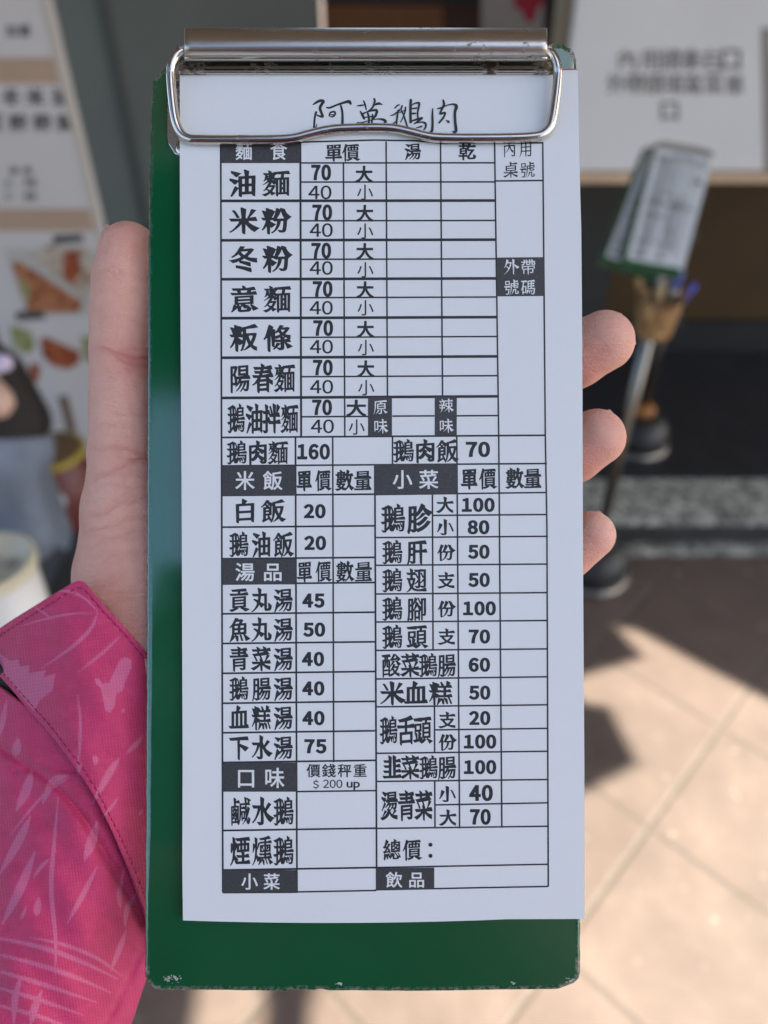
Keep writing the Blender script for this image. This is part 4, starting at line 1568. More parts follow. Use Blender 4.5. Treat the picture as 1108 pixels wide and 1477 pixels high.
jlo = np.array([-0.42, -0.62, 0.60]); jd = np.array([48, 48, 56]); jvx = 0.016
jg = np.stack(np.meshgrid(*[jlo[i] + np.arange(jd[i]) * jvx for i in range(3)], indexing='ij'), -1).reshape(-1, 3)
gr = openvdb.FloatGrid(background=0.08)
gr.copyFromArray(np.ascontiguousarray(jacket_sdf(jg).reshape(jd).astype(np.float32)))
jv, jq = gr.convertToQuads(0.0)
mesh('jacket', np.array(jv, float) * jvx + jlo, np.array(jq), plain('pink jacket body', (0.20, 0.028, 0.075), 0.7, 0.15, 20), person, world=True, smooth=True)  # coloured darker than the sleeve to mute its reflections


# ------------------------------------------------------------------ the place behind: ground and kerb
def quad(name, pts, mat, kind='structure'):
    o = mesh(name, pts, [tuple(range(len(pts)))], mat)
    o['kind'] = kind
    return o


def mat_tiles():
    t = NT('red paving tiles')
    tc = t.n('ShaderNodeTexCoord')
    mp = t.n('ShaderNodeMapping')
    c0 = (0.521, 0.758)
    mp.vector_type = 'TEXTURE'
    mp.inputs['Location'].default_value = (c0[0], c0[1], 0)
    mp.inputs['Rotation'].default_value = (0, 0, R(46.5))
    t.l(tc.outputs['Object'], mp.inputs[0])
    sep = t.n('ShaderNodeSeparateXYZ')
    t.l(mp.outputs[0], sep.inputs[0])
    S = 0.315
    def edge(o):
        f = t.math('FRACT', t.math('ADD', t.math('DIVIDE', o, S), 100.5))
        return t.math('ABSOLUTE', t.math('SUBTRACT', f, 0.5))      # 0 on a joint
    wob = t.math('MULTIPLY', t.math('SUBTRACT', t.noise(mp.outputs[0], 40, 3), 0.5), 0.02)
    e = t.math('ADD', t.math('MINIMUM', edge(sep.outputs[0]), edge(sep.outputs[1])), wob)
    joint = t.ramp(e, [(0.010, (1, 1, 1)), (0.022, (0, 0, 0))])
    # tone of each tile
    fl = t.n('ShaderNodeVectorMath', operation='FLOOR')
    dv = t.n('ShaderNodeVectorMath', operation='DIVIDE'); dv.inputs[1].default_value = (S, S, 1)
    t.l(mp.outputs[0], dv.inputs[0])
    ad = t.n('ShaderNodeVectorMath', operation='ADD'); ad.inputs[1].default_value = (100, 100, 0)
    t.l(dv.outputs[0], ad.inputs[0]); t.l(ad.outputs[0], fl.inputs[0])
    wnz = t.n('ShaderNodeTexWhiteNoise', noise_dimensions='2D'); t.l(fl.outputs[0], wnz.inputs['Vector'])
    co = tc.outputs['Object']
    n1 = t.noise(co, 9, 6, 0.65); n2 = t.noise(co, 160, 4)
    base = t.ramp(n1, [(0.3, (0.090, 0.064, 0.050)), (0.7, (0.172, 0.130, 0.103))])
    base = t.mix(t.math('MULTIPLY', wnz.outputs['Value'], 0.5), base, (0.095, 0.062, 0.048))
    base = t.mix(t.math('MULTIPLY', n2, 0.4), base, (0.17, 0.125, 0.095))
    pale = t.ramp(t.noise(co, 26, 2), [(0.69, (0, 0, 0)), (0.74, (1, 1, 1))])
    base = t.mix(t.math('MULTIPLY', pale, 0.75), base, (0.32, 0.27, 0.21))
    st_ = t.ramp(t.noise(co, 3.2, 6, 0.7, 0.5), [(0.42, (0, 0, 0)), (0.68, (1, 1, 1))])
    base = t.mix(t.math('MULTIPLY', st_, 0.55), base, (0.080, 0.060, 0.046))
    c = t.mix(t.math('MULTIPLY', joint, t.math('ADD', 0.35, t.math('MULTIPLY', t.noise(co, 14, 4), 0.6)), True), base, (0.080, 0.068, 0.050))
    t.set(Base_Color=c, Roughness=0.72, Normal=t.bump(t.math('SUBTRACT', t.math('MULTIPLY', n2, 0.3), joint), 0.003, 0.6))
    return t.m


def mat_granite():
    t = NT('grey granite')
    co = t.coord()
    n1 = t.noise(co, 55, 4, 0.7); n2 = t.noise(co, 18, 3)
    f = t.math('ADD', t.math('MULTIPLY', n1, 0.65), t.math('MULTIPLY', n2, 0.35))
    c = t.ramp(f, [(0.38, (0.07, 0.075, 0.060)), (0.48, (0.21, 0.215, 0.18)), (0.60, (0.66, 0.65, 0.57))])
    t.set(Base_Color=c, Roughness=0.5, Normal=t.bump(n1, 0.001, 0.4))
    return t.m


M_TILE, M_GRAN = mat_tiles(), mat_granite()
quad('ground', [(-40, -40, 0), (40, -40, 0), (40, 40, 0), (-40, 40, 0)], M_TILE)
M_ROAD = plain('dark asphalt', (0.035, 0.034, 0.034), 0.85, 0.25, 60)
quad('added_road', [(-30, -11.9, 0.004), (30, -11.9, 0.004), (30, -0.62, 0.004), (-30, -0.62, 0.004)], M_ROAD)  # added out of view, dark to dull reflections in the board
KY0, KY1, KZ = 1.565, 1.755, 0.105
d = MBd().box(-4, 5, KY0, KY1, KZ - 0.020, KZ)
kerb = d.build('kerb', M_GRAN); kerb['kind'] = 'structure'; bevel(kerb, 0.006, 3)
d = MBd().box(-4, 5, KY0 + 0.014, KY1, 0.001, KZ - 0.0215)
kr = d.build('kerb_riser', plain('recess dark stone', (0.040, 0.042, 0.036), 0.7, 0.4, 18)); kr['kind'] = 'structure'  # recess darkness put into the riser's colour
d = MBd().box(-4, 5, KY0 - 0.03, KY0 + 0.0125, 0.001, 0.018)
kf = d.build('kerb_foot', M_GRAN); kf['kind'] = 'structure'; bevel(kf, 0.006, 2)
M_MAT = plain('dark rubber flooring', (0.028, 0.029, 0.032), 0.42, 0.3, 14, bump=0.002)
d = MBd().box(-4, 5, KY1 + 0.002, 5.0, 0.001, KZ + 0.002)
fl = d.build('shop_floor', M_MAT); fl['kind'] = 'structure'

# ------------------------------------------------------------------ shop front behind
M_WALL = plain('grey green painted wall', (0.175, 0.190, 0.165), 0.55, 0.07, 3)
M_WOOD = plain('brown wood', (0.22, 0.080, 0.022), 0.45, 0.35, 8)
M_DARKW = plain('dark wood', (0.055, 0.020, 0.010), 0.5, 0.3, 8)
M_PALEW = plain('pale pine', (0.66, 0.47, 0.30), 0.55, 0.15, 20)
M_WHITEB = plain('white laminate', (0.78, 0.785, 0.78), 0.4, 0.04, 4)
M_CREAM = plain('cream poster board', (0.62, 0.59, 0.56), 0.5, 0.03, 5)
M_TAN = plain('tan print', (0.47, 0.33, 0.225), 0.5, 0.06, 8)
M_TXT = plain('grey brown lettering', (0.09, 0.08, 0.075), 0.6, 0.15, 60)
M_TXT2 = plain('pale grey lettering', (0.22, 0.20, 0.185), 0.6, 0.15, 60)


def px_plate(pts_px, Y, mat, name, parent, thick=0.0006):
    """a flat print on the upright plane y = Y, facing the street"""
    f3 = [at_y(x, y, Y) for x, y in pts_px]
    n = len(f3)
    bk = [p + Vector((0, thick, 0)) for p in f3]
    f = [tuple(range(n)), tuple(range(n, 2 * n))[::-1]] + [(i, n + i, n + (i + 1) % n, (i + 1) % n) for i in range(n)]
    return mesh(name, [tuple(p) for p in f3 + bk], f, mat, parent, world=True)


def px_text(items, Y, mat, name, parent):
    q = Print2()
    for txt, xs, y, w, h, style in items:
        q.chars(txt, xs, y, w, h, style)
    v = [tuple(at_y(x, y, Y)) for x, y in q.v]
    return mesh(name, v, q.f, mat, parent, world=True)


# left wall panel
wx = at_y(458, 20, 2.6).x
w_ = root('shop_wall', 'plain grey green wall panel behind the menu poster and the clip', 'wall', (wx - 1.6, 2.6, KZ))
MBd().box(wx - 3.2, wx, 2.6, 2.72, KZ + 0.003, 2.5).build('panel', M_WALL, w_, world=True)
d = MBd()
sx = at_y(185, 200, 2.59).x
d.box(sx - 0.012, sx + 0.012, 2.589, 2.599, KZ + 0.01, 2.49)
d.build('joint_strip', plain('dull metal strip', (0.12, 0.135, 0.12), 0.4, 0.1, 20, 0.3), w_, world=True)

# wooden cabinet right of it
c_ = root('wooden_cabinet', 'brown wooden cabinet front seen above the clip, orange brown at its left', 'cabinet', (wx + 0.5, 2.85, KZ))
x1 = at_y(640, 20, 2.8).x; x2 = at_y(692, 20, 2.8).x
zt_ = at_y(560, 7, 2.8).z
MBd().box(wx + 0.005, x1, 2.8, 3.2, KZ + 0.003, zt_).build('door', M_WOOD, c_, world=True)
MBd().box(x1 + 0.004, x2, 2.8, 3.2, KZ + 0.003, zt_ + 0.002).build('side_panel', M_DARKW, c_, world=True)
MBd().box(wx + 0.005, x2, 2.78, 3.2, zt_ + 0.006, zt_ + 0.08).build('cornice', plain('very dark stain', (0.02, 0.022, 0.022), 0.5, 0.2, 10), c_, world=True)

# pale banner with a red mark
b_ = root('hanging_banner', 'small greyish banner with a red mark beside the wooden post', 'banner', at_y(740, 60, 2.7))
px_plate([(694, -60), (786, -60), (783, 54), (694, 54)], 2.7, plain('greyish banner cloth', (0.42, 0.38, 0.335), 0.8, 0.12, 8), 'cloth', b_, 0.004)
px_plate([(742, -40), (790, -40), (786, 4), (777, 10), (770, 30), (760, 33), (754, 18), (741, 8)], 2.697, plain('red mark', (0.42, 0.02, 0.045), 0.6, 0.15, 30), 'red_mark', b_, 0.002)
# dark back of the shop
d = MBd().box(x2 + 0.004, 4.5, 3.3, 3.4, KZ + 0.003, 2.5)
rw = d.build('back_wall', plain('dark back wall', (0.03, 0.024, 0.02), 0.7, 0.2, 4)); tag(rw, 'dark back wall of the shop behind the wooden post and counter', 'wall')
# wooden post
pt = at_y(811, 30, 2.25)
d = MBd().box(at_y(803, 30, 2.25).x, at_y(824, 30, 2.25).x, 2.25, 2.29, KZ + 0.003, 2.3)
po = d.build('wooden_post', plain('post wood', (0.46, 0.37, 0.24), 0.55, 0.15, 12)); tag(po, 'pale upright wooden post at the left edge of the white counter panel', 'post')
bevel(po, 0.004)

# counter: white panel with writing, pale wood edge, dark brown hollow underneath
CYF = 2.0
xl = at_y(819, 100, CYF).x
zb_, ze_ = at_y(1000, 247, CYF).z, at_y(1000, 262, CYF).z
ct = root('ordering_counter', 'white fronted counter with grey writing and a pale wood edge over a dark brown hollow', 'counter', (xl + 0.9, CYF + 0.3, KZ))
bevel(MBd().box(xl, xl + 2.0, CYF, CYF + 0.03, zb_, 1.50).build('front_panel', M_WHITEB, ct, world=True), 0.003)
bevel(MBd().box(xl, xl + 2.0, CYF - 0.015, CYF + 0.60, ze_, zb_ - 0.002).build('wood_edge', M_PALEW, ct, world=True), 0.003)
MBd().box(xl + 0.02, xl + 2.0, CYF + 0.52, CYF + 0.55, KZ + 0.12, ze_ - 0.003).build('back_board', plain('brown board', (0.070, 0.034, 0.006), 0.6, 0.2, 5), ct, world=True)
MBd().box(xl + 0.02, xl + 0.33, CYF + 0.45, CYF + 0.515, KZ + 0.004, ze_ - 0.004).build('side_board', plain('grey board', (0.035, 0.034, 0.030), 0.6, 0.2, 5), ct, world=True)
MBd().box(xl + 0.02, xl + 2.0, CYF + 0.50, CYF + 0.56, KZ + 0.004, KZ + 0.117).build('plinth', plain('plinth black', (0.022, 0.021, 0.021), 0.5, 0.2, 5), ct, world=True)
px_text([('內用請拿右', (905, 939, 968, 997, 1026), 86, 31, 33, 'heib'), ('口', (1054,), 85, 36, 36, 'heix'),
         ('外帶請填寫菜', (889, 916, 944, 972, 1000, 1030), 121, 29, 32, 'heib'), ('單', (1060,), 123, 29, 32, 'heib'), ('口', (966,), 159, 32, 32, 'heix')], CYF - 0.0012, M_TXT2, 'writing', ct)
# the panel's right-hand joint
px_plate([(1098, 40), (1112, 40), (1122, 250), (1103, 250)], CYF - 0.0015, plain('grey joint', (0.30, 0.27, 0.24), 0.6, 0.1, 20), 'panel_joint', ct)

# ------------------------------------------------------------------ menu poster, left
PYF = 1.62
xr0 = at_y(110, 165, PYF).x
z0_ = at_y(60, 664, PYF).z
ps = root('menu_poster', 'tall cream menu poster with tan bands, blurred lettering and food pictures', 'poster', (xr0 - 0.3, PYF, 0.0))
bevel(MBd().box(xr0 - 0.62, xr0, PYF, PYF + 0.018, z0_, 1.52).build('board', M_CREAM, ps, world=True), 0.002)
for xa in (xr0 - 0.56, xr0 - 0.06):
    MBd().box(xa - 0.012, xa + 0.012, PYF + 0.003, PYF + 0.016, KZ + 0.002, z0_ - 0.001).build('leg', M_DARKW, ps, world=True)


def zy(y): return at_y(60, y, PYF).z


for y0, y1 in ((83, 121), (301, 333)):
    MBd().box(xr0 - 0.617, xr0 - 0.018, PYF - 0.0012, PYF - 0.0002, zy(y1), zy(y0)).build('tan_band', M_TAN, ps, world=True)
for xa in (xr0 - 0.016, ):
    MBd().box(xa, xr0 - 0.001, PYF - 0.002, PYF - 0.0002, z0_ + 0.004, 1.515).build('edge_strip', plain('beige edging', (0.56, 0.50, 0.42), 0.5, 0.04, 6), ps, world=True)
px_text([('加量', (17, 36), 44, 17, 19, 'heib'), ('冬米油', (16, 50, 87), 140, 27, 27, 'kaib'), ('豆粉粉麵', (-8, 26, 61, 94), 177, 26, 26, 'kaib')], PYF - 0.0014, M_TXT, 'lettering', ps)
px_text([('湯乾', (20, 40), 246, 13, 13, 'heib'), ('大', (12,), 264, 13, 13, 'heib'), ('小', (12,), 283, 13, 13, 'heib')], PYF - 0.0014, M_TXT, 'lettering', ps)
for t_, y0 in (('70', 258), ('40', 277)):
    q = Print2()
    q.fit(t_, 34, 52, y0, y0 + 12, 'num')
    mesh('lettering', [tuple(at_y(x, y, PYF - 0.0014)) for x, y in q.v], q.f, M_TXT, ps, world=True)


def mat_food(name, cols, scale):
    t = NT(name)
    co = t.coord()
    f = t.noise(co, scale, 5, 0.65, 0.8)
    n = len(cols)
    t.set(Base_Color=t.ramp(f, [(0.28 + 0.44 * i / (n - 1), c) for i, c in enumerate(cols)]), Roughness=0.45)
    return t.m


F1 = mat_food('printed roast meat', [(0.10, 0.02, 0.012), (0.33, 0.10, 0.04), (0.48, 0.22, 0.10), (0.55, 0.36, 0.22)], 38)
F2 = mat_food('printed noodles', [(0.15, 0.06, 0.03), (0.42, 0.30, 0.20), (0.55, 0.50, 0.42), (0.52, 0.44, 0.34)], 40)
F3 = mat_food('printed herbs', [(0.06, 0.12, 0.04), (0.28, 0.30, 0.10), (0.50, 0.45, 0.30)], 40)
F4 = mat_food('printed goose', [(0.16, 0.035, 0.02), (0.34, 0.085, 0.035), (0.42, 0.14, 0.05)], 36)
M_PLATE = plain('printed white plate', (0.50, 0.49, 0.45), 0.45, 0.12, 30)
px_plate([(6, 358), (150, 362), (160, 420), (150, 455), (36, 455)], PYF - 0.0010, M_PLATE, 'food_picture', ps)
px_plate([(16, 378), (30, 378), (120, 436), (114, 450), (42, 452)], PYF - 0.0022, F1, 'food_picture', ps)
px_plate([(40, 368), (72, 353), (124, 358), (140, 376), (144, 424), (124, 428)], PYF - 0.0022, F2, 'food_picture', ps)
px_plate([(92, 364), (112, 360), (118, 392), (104, 412), (90, 400)], PYF - 0.0031, F4, 'food_picture', ps)
px_plate([(30, 400), (42, 412), (44, 432), (36, 436)], PYF - 0.0031, F3, 'food_picture', ps)
px_plate([(76, 340), (118, 338), (122, 349), (78, 352)], PYF - 0.0022, M_TXT, 'caption', ps)
px_plate([(22, 450), (62, 448), (66, 460), (24, 463)], PYF - 0.0022, M_TXT, 'caption', ps)
px_plate([(14, 470), (44, 476), (50, 500), (38, 512), (20, 500)], PYF - 0.0022, F3, 'food_picture', ps)
px_plate([(58, 488), (66, 486), (116, 508), (114, 524), (98, 533), (76, 528), (62, 514)], PYF - 0.0022, F4, 'food_picture', ps)
px_plate([(116, 484), (140, 488), (142, 524), (124, 522)], PYF - 0.0022, F3, 'food_picture', ps)
px_plate([(42, 524), (58, 526), (56, 548), (46, 552)], PYF - 0.0022, F4, 'food_picture', ps)
px_plate([(84, 572), (97, 570), (110, 622), (98, 626)], PYF - 0.0022, plain('brown caption', (0.19, 0.125, 0.085), 0.5, 0.3, 60), 'caption', ps)
px_plate([(36, 575), (44, 575), (52, 622), (40, 628)], PYF - 0.0022, plain('pale brown caption', (0.35, 0.27, 0.20), 0.5, 0.3, 60), 'caption', ps)

# ------------------------------------------------------------------ low table with tub and pail
TZ = 0.30
tb = root('low_table', 'low dark table standing before the menu poster', 'table', (-0.95, 1.25, 0))
bevel(MBd().box(-1.55, -0.60, 0.98, 1.50, TZ - 0.03, TZ).build('table_top', plain('dark grey table top', (0.055, 0.055, 0.055), 0.5, 0.15, 10), tb, world=True), 0.004)
for xa in (-1.50, -0.65):
    for ya in (1.02, 1.46):
        MBd().box(xa - 0.02, xa + 0.02, ya - 0.02, ya + 0.02, 0.001, TZ - 0.031).build('leg', M_DARKW, tb, world=True)
tc_ = at_z(97, 768, TZ)
tu = root('sauce_tub', 'dark red tub with a yellow rim and an oval white label', 'tub', (tc_.x, tc_.y + 0.05, TZ + 0.001))
tr_ = 0.068
c0 = (tc_.x, tc_.y + 0.05, TZ + 0.001)
MBd().lathe([(tr_ * 0.86, 0), (tr_ * 0.88, 0.004), (tr_, 0.175), (tr_ * 0.9, 0.178)], c0, 36).build('body', mat_food('dark red tub', [(0.06, 0.015, 0.012), (0.11, 0.02, 0.018), (0.17, 0.045, 0.03)], 20), tu, world=True, smooth=True)
MBd().lathe([(tr_ * 0.93, 0.180), (tr_ * 1.05, 0.180), (tr_ * 1.06, 0.192), (tr_ * 0.95, 0.194)], c0, 36).build('rim', plain('yellow rim', (0.36, 0.28, 0.04), 0.4, 0.15, 30), tu, world=True, smooth=True)
MBd().lathe([(tr_ * 0.92, 0.1945), (0.0, 0.197)], c0, 36).build('lid', plain('brown lid', (0.16, 0.09, 0.035), 0.45, 0.2, 30), tu, world=True)
v = []; f = []
for i in range(25):
    a = 2 * math.pi * i / 24
    th = R(-100) + 0.62 * math.cos(a)
    hh_ = 0.105 + 0.036 * math.sin(a)
    rr = tr_ * 0.99
    v.append((c0[0] + rr * math.cos(th), c0[1] + rr * math.sin(th), c0[2] + hh_))
v.append((c0[0] + tr_ * math.cos(R(-100)), c0[1] + tr_ * math.sin(R(-100)) - 0.001, c0[2] + 0.105))
mesh('label', v, [(i, (i + 1), 25) for i in range(24)], plain('white label', (0.55, 0.56, 0.58), 0.5, 0.2, 90), tu, world=True)

tp = at_t(-16, 812, 1.30)
pr_ = 0.072
pl_ = root('pail', 'white pail with a cream lid marked with grey writing, left of the cuff', 'pail', (tp.x, tp.y, TZ + 0.014))
ph = tp.z - TZ - 0.014
c0 = (tp.x, tp.y, TZ + 0.014)
MBd().lathe([(pr_ * 0.84, 0), (pr_ * 0.86, 0.003), (pr_ * 0.97, ph - 0.012)], c0, 40).build('body', plain('white pail plastic', (0.72, 0.70, 0.66), 0.4, 0.05, 20), pl_, world=True, smooth=True)
MBd().lathe([(pr_ * 1.0, ph - 0.016), (pr_ * 1.05, ph - 0.014), (pr_ * 1.06, ph + 0.002), (pr_ * 1.0, ph + 0.006), (pr_ * 0.93, ph + 0.006), (pr_ * 0.91, ph), (0.0, ph)], c0, 40).build('lid', plain('cream lid', (0.63, 0.57, 0.40), 0.4, 0.08, 30), pl_, world=True, smooth=True)
q = Print2(); q.chars('白飯', (0.012, 0.040), 0.0, 0.026, 0.026, 'heib')
mesh('writing', [(c0[0] + x, c0[1] - y, c0[2] + ph + 0.0006) for x, y in q.v], q.f, M_TXT2, pl_, world=True)
ry = root('tray', 'flat red plastic tray under the white pail', 'tray', (tp.x, tp.y, TZ + 0.001))
tx = at_z(88, 842, TZ).x
d = MBd().box(tp.x - 0.16, tx, tp.y - 0.12, tp.y + 0.10, TZ + 0.001, TZ + 0.013)
bevel(d.build('tray_floor', plain('red plastic', (0.34, 0.018, 0.028), 0.4, 0.15, 25), ry, world=True), 0.002)
for (a0, a1, b0, b1) in ((tx - 0.012, tx, tp.y - 0.12, tp.y + 0.10), (tp.x - 0.16, tx - 0.013, tp.y + 0.088, tp.y + 0.10), (tp.x - 0.16, tx - 0.013, tp.y - 0.12, tp.y - 0.108)):
    bevel(MBd().box(a0, a1, b0, b1, TZ + 0.0135, TZ + 0.034).build('rim', MATS['red plastic'], ry, world=True), 0.002)

# ------------------------------------------------------------------ bystander at the left edge
hc = at_t(-80, 528, 1.36)
by = root('person', 'seated bystander with dark hair, lilac mask and pale blue jacket at the left edge', 'person', (hc.x - 0.08, hc.y, 0.0))
A = lambda dx, dy, z: np.array([hc.x + dx, hc.y + dy, z])
hz = hc.z
bparts = [(A(0, 0, hz + 0.015), A(0.012, -0.008, hz - 0.03), .088, .072), (A(-.01, 0.01, hz - .06), A(-.03, .02, hz - .15), .045, .05),
          (A(-.14, .02, hz - .19), A(.07, .02, hz - .19), .05, .05), (A(-.035, .03, hz - .2), A(-.05, .05, hz - .44), .115, .125),
          (A(.055, .02, hz - .19), A(.06, -.05, hz - .36), .040, .036), (A(.06, -.05, hz - .36), A(-.02, -.17, hz - .40), .036, .03),
          (A(-.15, .02, hz - .19), A(-.18, -.05, hz - .36), .042, .038), (A(-.18, -.05, hz - .36), A(-.1, -.17, hz - .40), .038, .03),
          (A(-.0, .03, hz - .46), A(.02, -.22, hz - .45), .07, .055), (A(.02, -.22, hz - .45), A(.02, -.2, .06), .055, .04), (A(.02, -.2, .05), A(.02, -.30, .035), .035, .03),
          (A(-.1, .03, hz - .46), A(-.12, -.22, hz - .45), .07, .055), (A(-.12, -.22, hz - .45), A(-.12, -.2, .06), .055, .04), (A(-.12, -.2, .05), A(-.12, -.30, .035), .035, .03),
          (A(.05, -.04, hz - .01), A(.105, -.065, hz - .032), .05, .032),
          (A(.068, -.045, hz - .01), A(.075, -.055, hz - .025), .016, .016)]


def sdf_mesh(fn, lo, hi, vx):
    lo = np.array(lo, float); hi = np.array(hi, float)
    dm = np.ceil((hi - lo) / vx).astype(int)
    g3 = np.stack(np.meshgrid(*[lo[i] + np.arange(dm[i]) * vx for i in range(3)], indexing='ij'), -1).reshape(-1, 3)
    fld = fn(g3).reshape(dm).astype(np.float32)
    gr = openvdb.FloatGrid(background=float(5 * vx))
    gr.copyFromArray(np.ascontiguousarray(fld))
    v, q = gr.convertToQuads(0.0)
    v = np.array(v, float) * vx + lo
    return project(v / 1.0, fn, 1) if False else v, np.array(q)


def fn_of(parts, k):
    def fn(p):
        dd = None
        for a, b, ra, rb in parts:
            e = sd_cone(p, a, b, ra, rb)
            dd = e if dd is None else smin(dd, e, k)
        return dd
    return fn


allp = np.concatenate([[a - max(ra, rb), a + max(ra, rb), b - max(ra, rb), b + max(ra, rb)] for a, b, ra, rb in bparts])
lo_, hi_ = allp.min(0) - .03, allp.max(0) + .03
bv_, bq_ = sdf_mesh(fn_of(bparts, .03), lo_, hi_, .011)
mesh('body', bv_, bq_, plain('bystander skin', (0.60, 0.40, 0.31), 0.5, 0.08, 20), by, world=True, smooth=True)
jk = [(a, b, ra + .012, rb + .012) for a, b, ra, rb in bparts[2:8]]
jv, jq = sdf_mesh(fn_of(jk, .03), lo_, hi_, .011)
mesh('jacket', jv, jq, plain('pale blue jacket cloth', (0.15, 0.18, 0.225), 0.7, 0.45, 9), by, world=True, smooth=True)
tr = [(a, b, ra + .012, rb + .012) for a, b, ra, rb in (bparts[8], bparts[9], bparts[11], bparts[12])]
jv, jq = sdf_mesh(fn_of(tr, .03), lo_, hi_, .011)
mesh('trousers', jv, jq, plain('dark trousers cloth', (0.03, 0.035, 0.05), 0.8, 0.2, 9), by, world=True, smooth=True)
hr = [(A(-.005, .02, hz + .035), A(-.03, .03, hz - .01), .095, .095), (A(-.02, .05, hz - .02), A(-.02, .04, hz - .14), .075, .07), (A(.05, .05, hz - .05), A(.08, .04, hz - .14), .06, .055), (A(.02, .03, hz - .10), A(.06, .01, hz - .17), .07, .045), (A(.05, .01, hz + .06), A(.075, .0, hz + .03), .05, .03), (A(.02, -.03, hz + .075), A(.06, -.01, hz + .05), .035, .03)]
hv_, hq_ = sdf_mesh(fn_of(hr, .02), lo_, hi_ + .08, .009)
mesh('hair', hv_, hq_, plain('dark brown hair', (0.012, 0.008, 0.006), 0.45, 0.4, 60, bump=0.004), by, world=True, smooth=True)
mk = [(A(.06, -.06, hz + .030), A(.140, -.060, hz + .040), .020, .016), (A(.06, -.06, hz + .01), A(.09, -.066, hz + .02), .018, .014)]
mk_v, mk_q = sdf_mesh(fn_of(mk, .01), lo_, hi_, .006)
mesh('face_mask', mk_v, mk_q, plain('lilac mask', (0.62, 0.55, 0.72), 0.8, 0.06, 40), by, world=True, smooth=True)
for ex in (0.028, 0.074):
    MBd().lathe([(0.0, -0.004), (0.008, 0.0), (0.0, 0.004)], A(ex, -.078, hz + .028), 12).build('eye', plain('dark eye', (0.01, 0.01, 0.01), 0.2), by, world=True, smooth=True)
st = root('stool', 'small dark stool under the seated bystander', 'stool', (hc.x - 0.05, hc.y + 0.05, 0))
MBd().lathe([(0.13, 0.0), (0.14, 0.01), (0.14, 0.03), (0.12, 0.035)], (hc.x - 0.05, hc.y + 0.05, max(0.06, hz - .60)), 28).build('seat', M_DARKW, st, world=True)
for k in range(4):
    a = math.pi / 4 + k * math.pi / 2
    MBd().tube([(hc.x - .05 + .1 * math.cos(a), hc.y + .05 + .1 * math.sin(a), max(0.06, hz - .60) + 0.002), (hc.x - .05 + .12 * math.cos(a), hc.y + .05 + .12 * math.sin(a), 0.001)], 0.012, 8).build('leg', M_DARKW, st, world=True)

# ------------------------------------------------------------------ queue posts and the other clipboards
M_STEEL = plain('polished post steel', (0.26, 0.24, 0.21), 0.36, 0.05, 20, 1.0)
M_BLACKP = plain('black post plastic', (0.018, 0.018, 0.017), 0.45, 0.2, 20)
M_AMBER = plain('amber plastic', (0.36, 0.14, 0.02), 0.4, 0.2, 30)


def queue_post(px, py, z, top, label, amber):
    p = at_z(px, py, z)
    r_ = root('queue_post', label, 'post', (p.x, p.y, z + 0.001), group='steel queue posts by the kerb')
    c = (p.x, p.y, z + 0.001)
    MBd().lathe([(0.098, 0), (0.100, 0.006), (0.096, 0.018), (0.085, 0.020)], c, 40).build('base_ring', M_STEEL, r_, world=True, smooth=True)
    MBd().lathe([(0.088, 0.0205), (0.090, 0.045), (0.080, 0.080), (0.055, 0.104), (0.022, 0.112)], c, 40).build('base_dome', M_BLACKP, r_, world=True, smooth=True)
    MBd().lathe([(0.013, 0.1085), (0.013, top - 0.002)], c, 24).build('pole', M_STEEL, r_, world=True, smooth=True)
    MBd().lathe([(0.034, 0.1125), (0.036, 0.128), (0.024, 0.140), (0.0175, 0.142)], c, 24).build('collar', M_AMBER if amber else M_STEEL, r_, world=True, smooth=True)
    MBd().lathe([(0.024, top), (0.026, top + 0.012), (0.018, top + 0.026), (0.0, top + 0.028)], c, 24).build('cap', M_BLACKP, r_, world=True, smooth=True)
    return p


PA = queue_post(852, 826, 0.0, 0.80, 'steel post with a black domed base on the red tiles, nearer the camera', False)
PB = queue_post(915, 640, KZ + 0.002, 0.62, 'steel post with a black domed base and amber collar on the dark floor', True)

# pen cup clamped to the nearer post
zc_ = 0.76
cup_c = at_t(948, 452, 1.47)
pc = root('pen_cup', 'brown wicker cup of pens fixed to the nearer post, under the two clipboards', 'cup', cup_c)
bevel(MBd().lathe([(0.030, -0.045), (0.034, -0.043), (0.042, 0.03), (0.039, 0.031), (0.032, -0.035), (0.0, -0.036)], cup_c, 28).build('cup', mat_food('wicker', [(0.10, 0.045, 0.015), (0.30, 0.16, 0.06), (0.52, 0.36, 0.18)], 60), pc, world=True, smooth=True), 0.001)
MBd().box(PA.x - 0.022, PA.x + 0.022, min(cup_c.y, PA.y) - 0.0, max(cup_c.y, PA.y) + 0.02, cup_c.z - 0.03, cup_c.z - 0.012).build('clamp', M_BLACKP, pc, world=True)
PENS = [((-0.020, 0.012), (-.05, .03), .075, (0.42, 0.25, 0.09), 'plain brown pen leaning left in the pen cup'), ((-0.008, -0.012), (-.02, -.04), .080, (0.50, 0.38, 0.20), 'straw coloured pen at the front of the pen cup'), ((0.012, 0.010), (.045, .03), .085, (0.07, 0.11, 0.55), 'pen with a bright blue cap in the pen cup'), ((0.020, -0.006), (.06, -.02), .080, (0.07, 0.11, 0.55), 'second blue capped pen, rightmost in the pen cup'), ((0.002, 0.016), (.01, .05), .070, (0.55, 0.50, 0.44), 'off white pen at the back of the pen cup')]
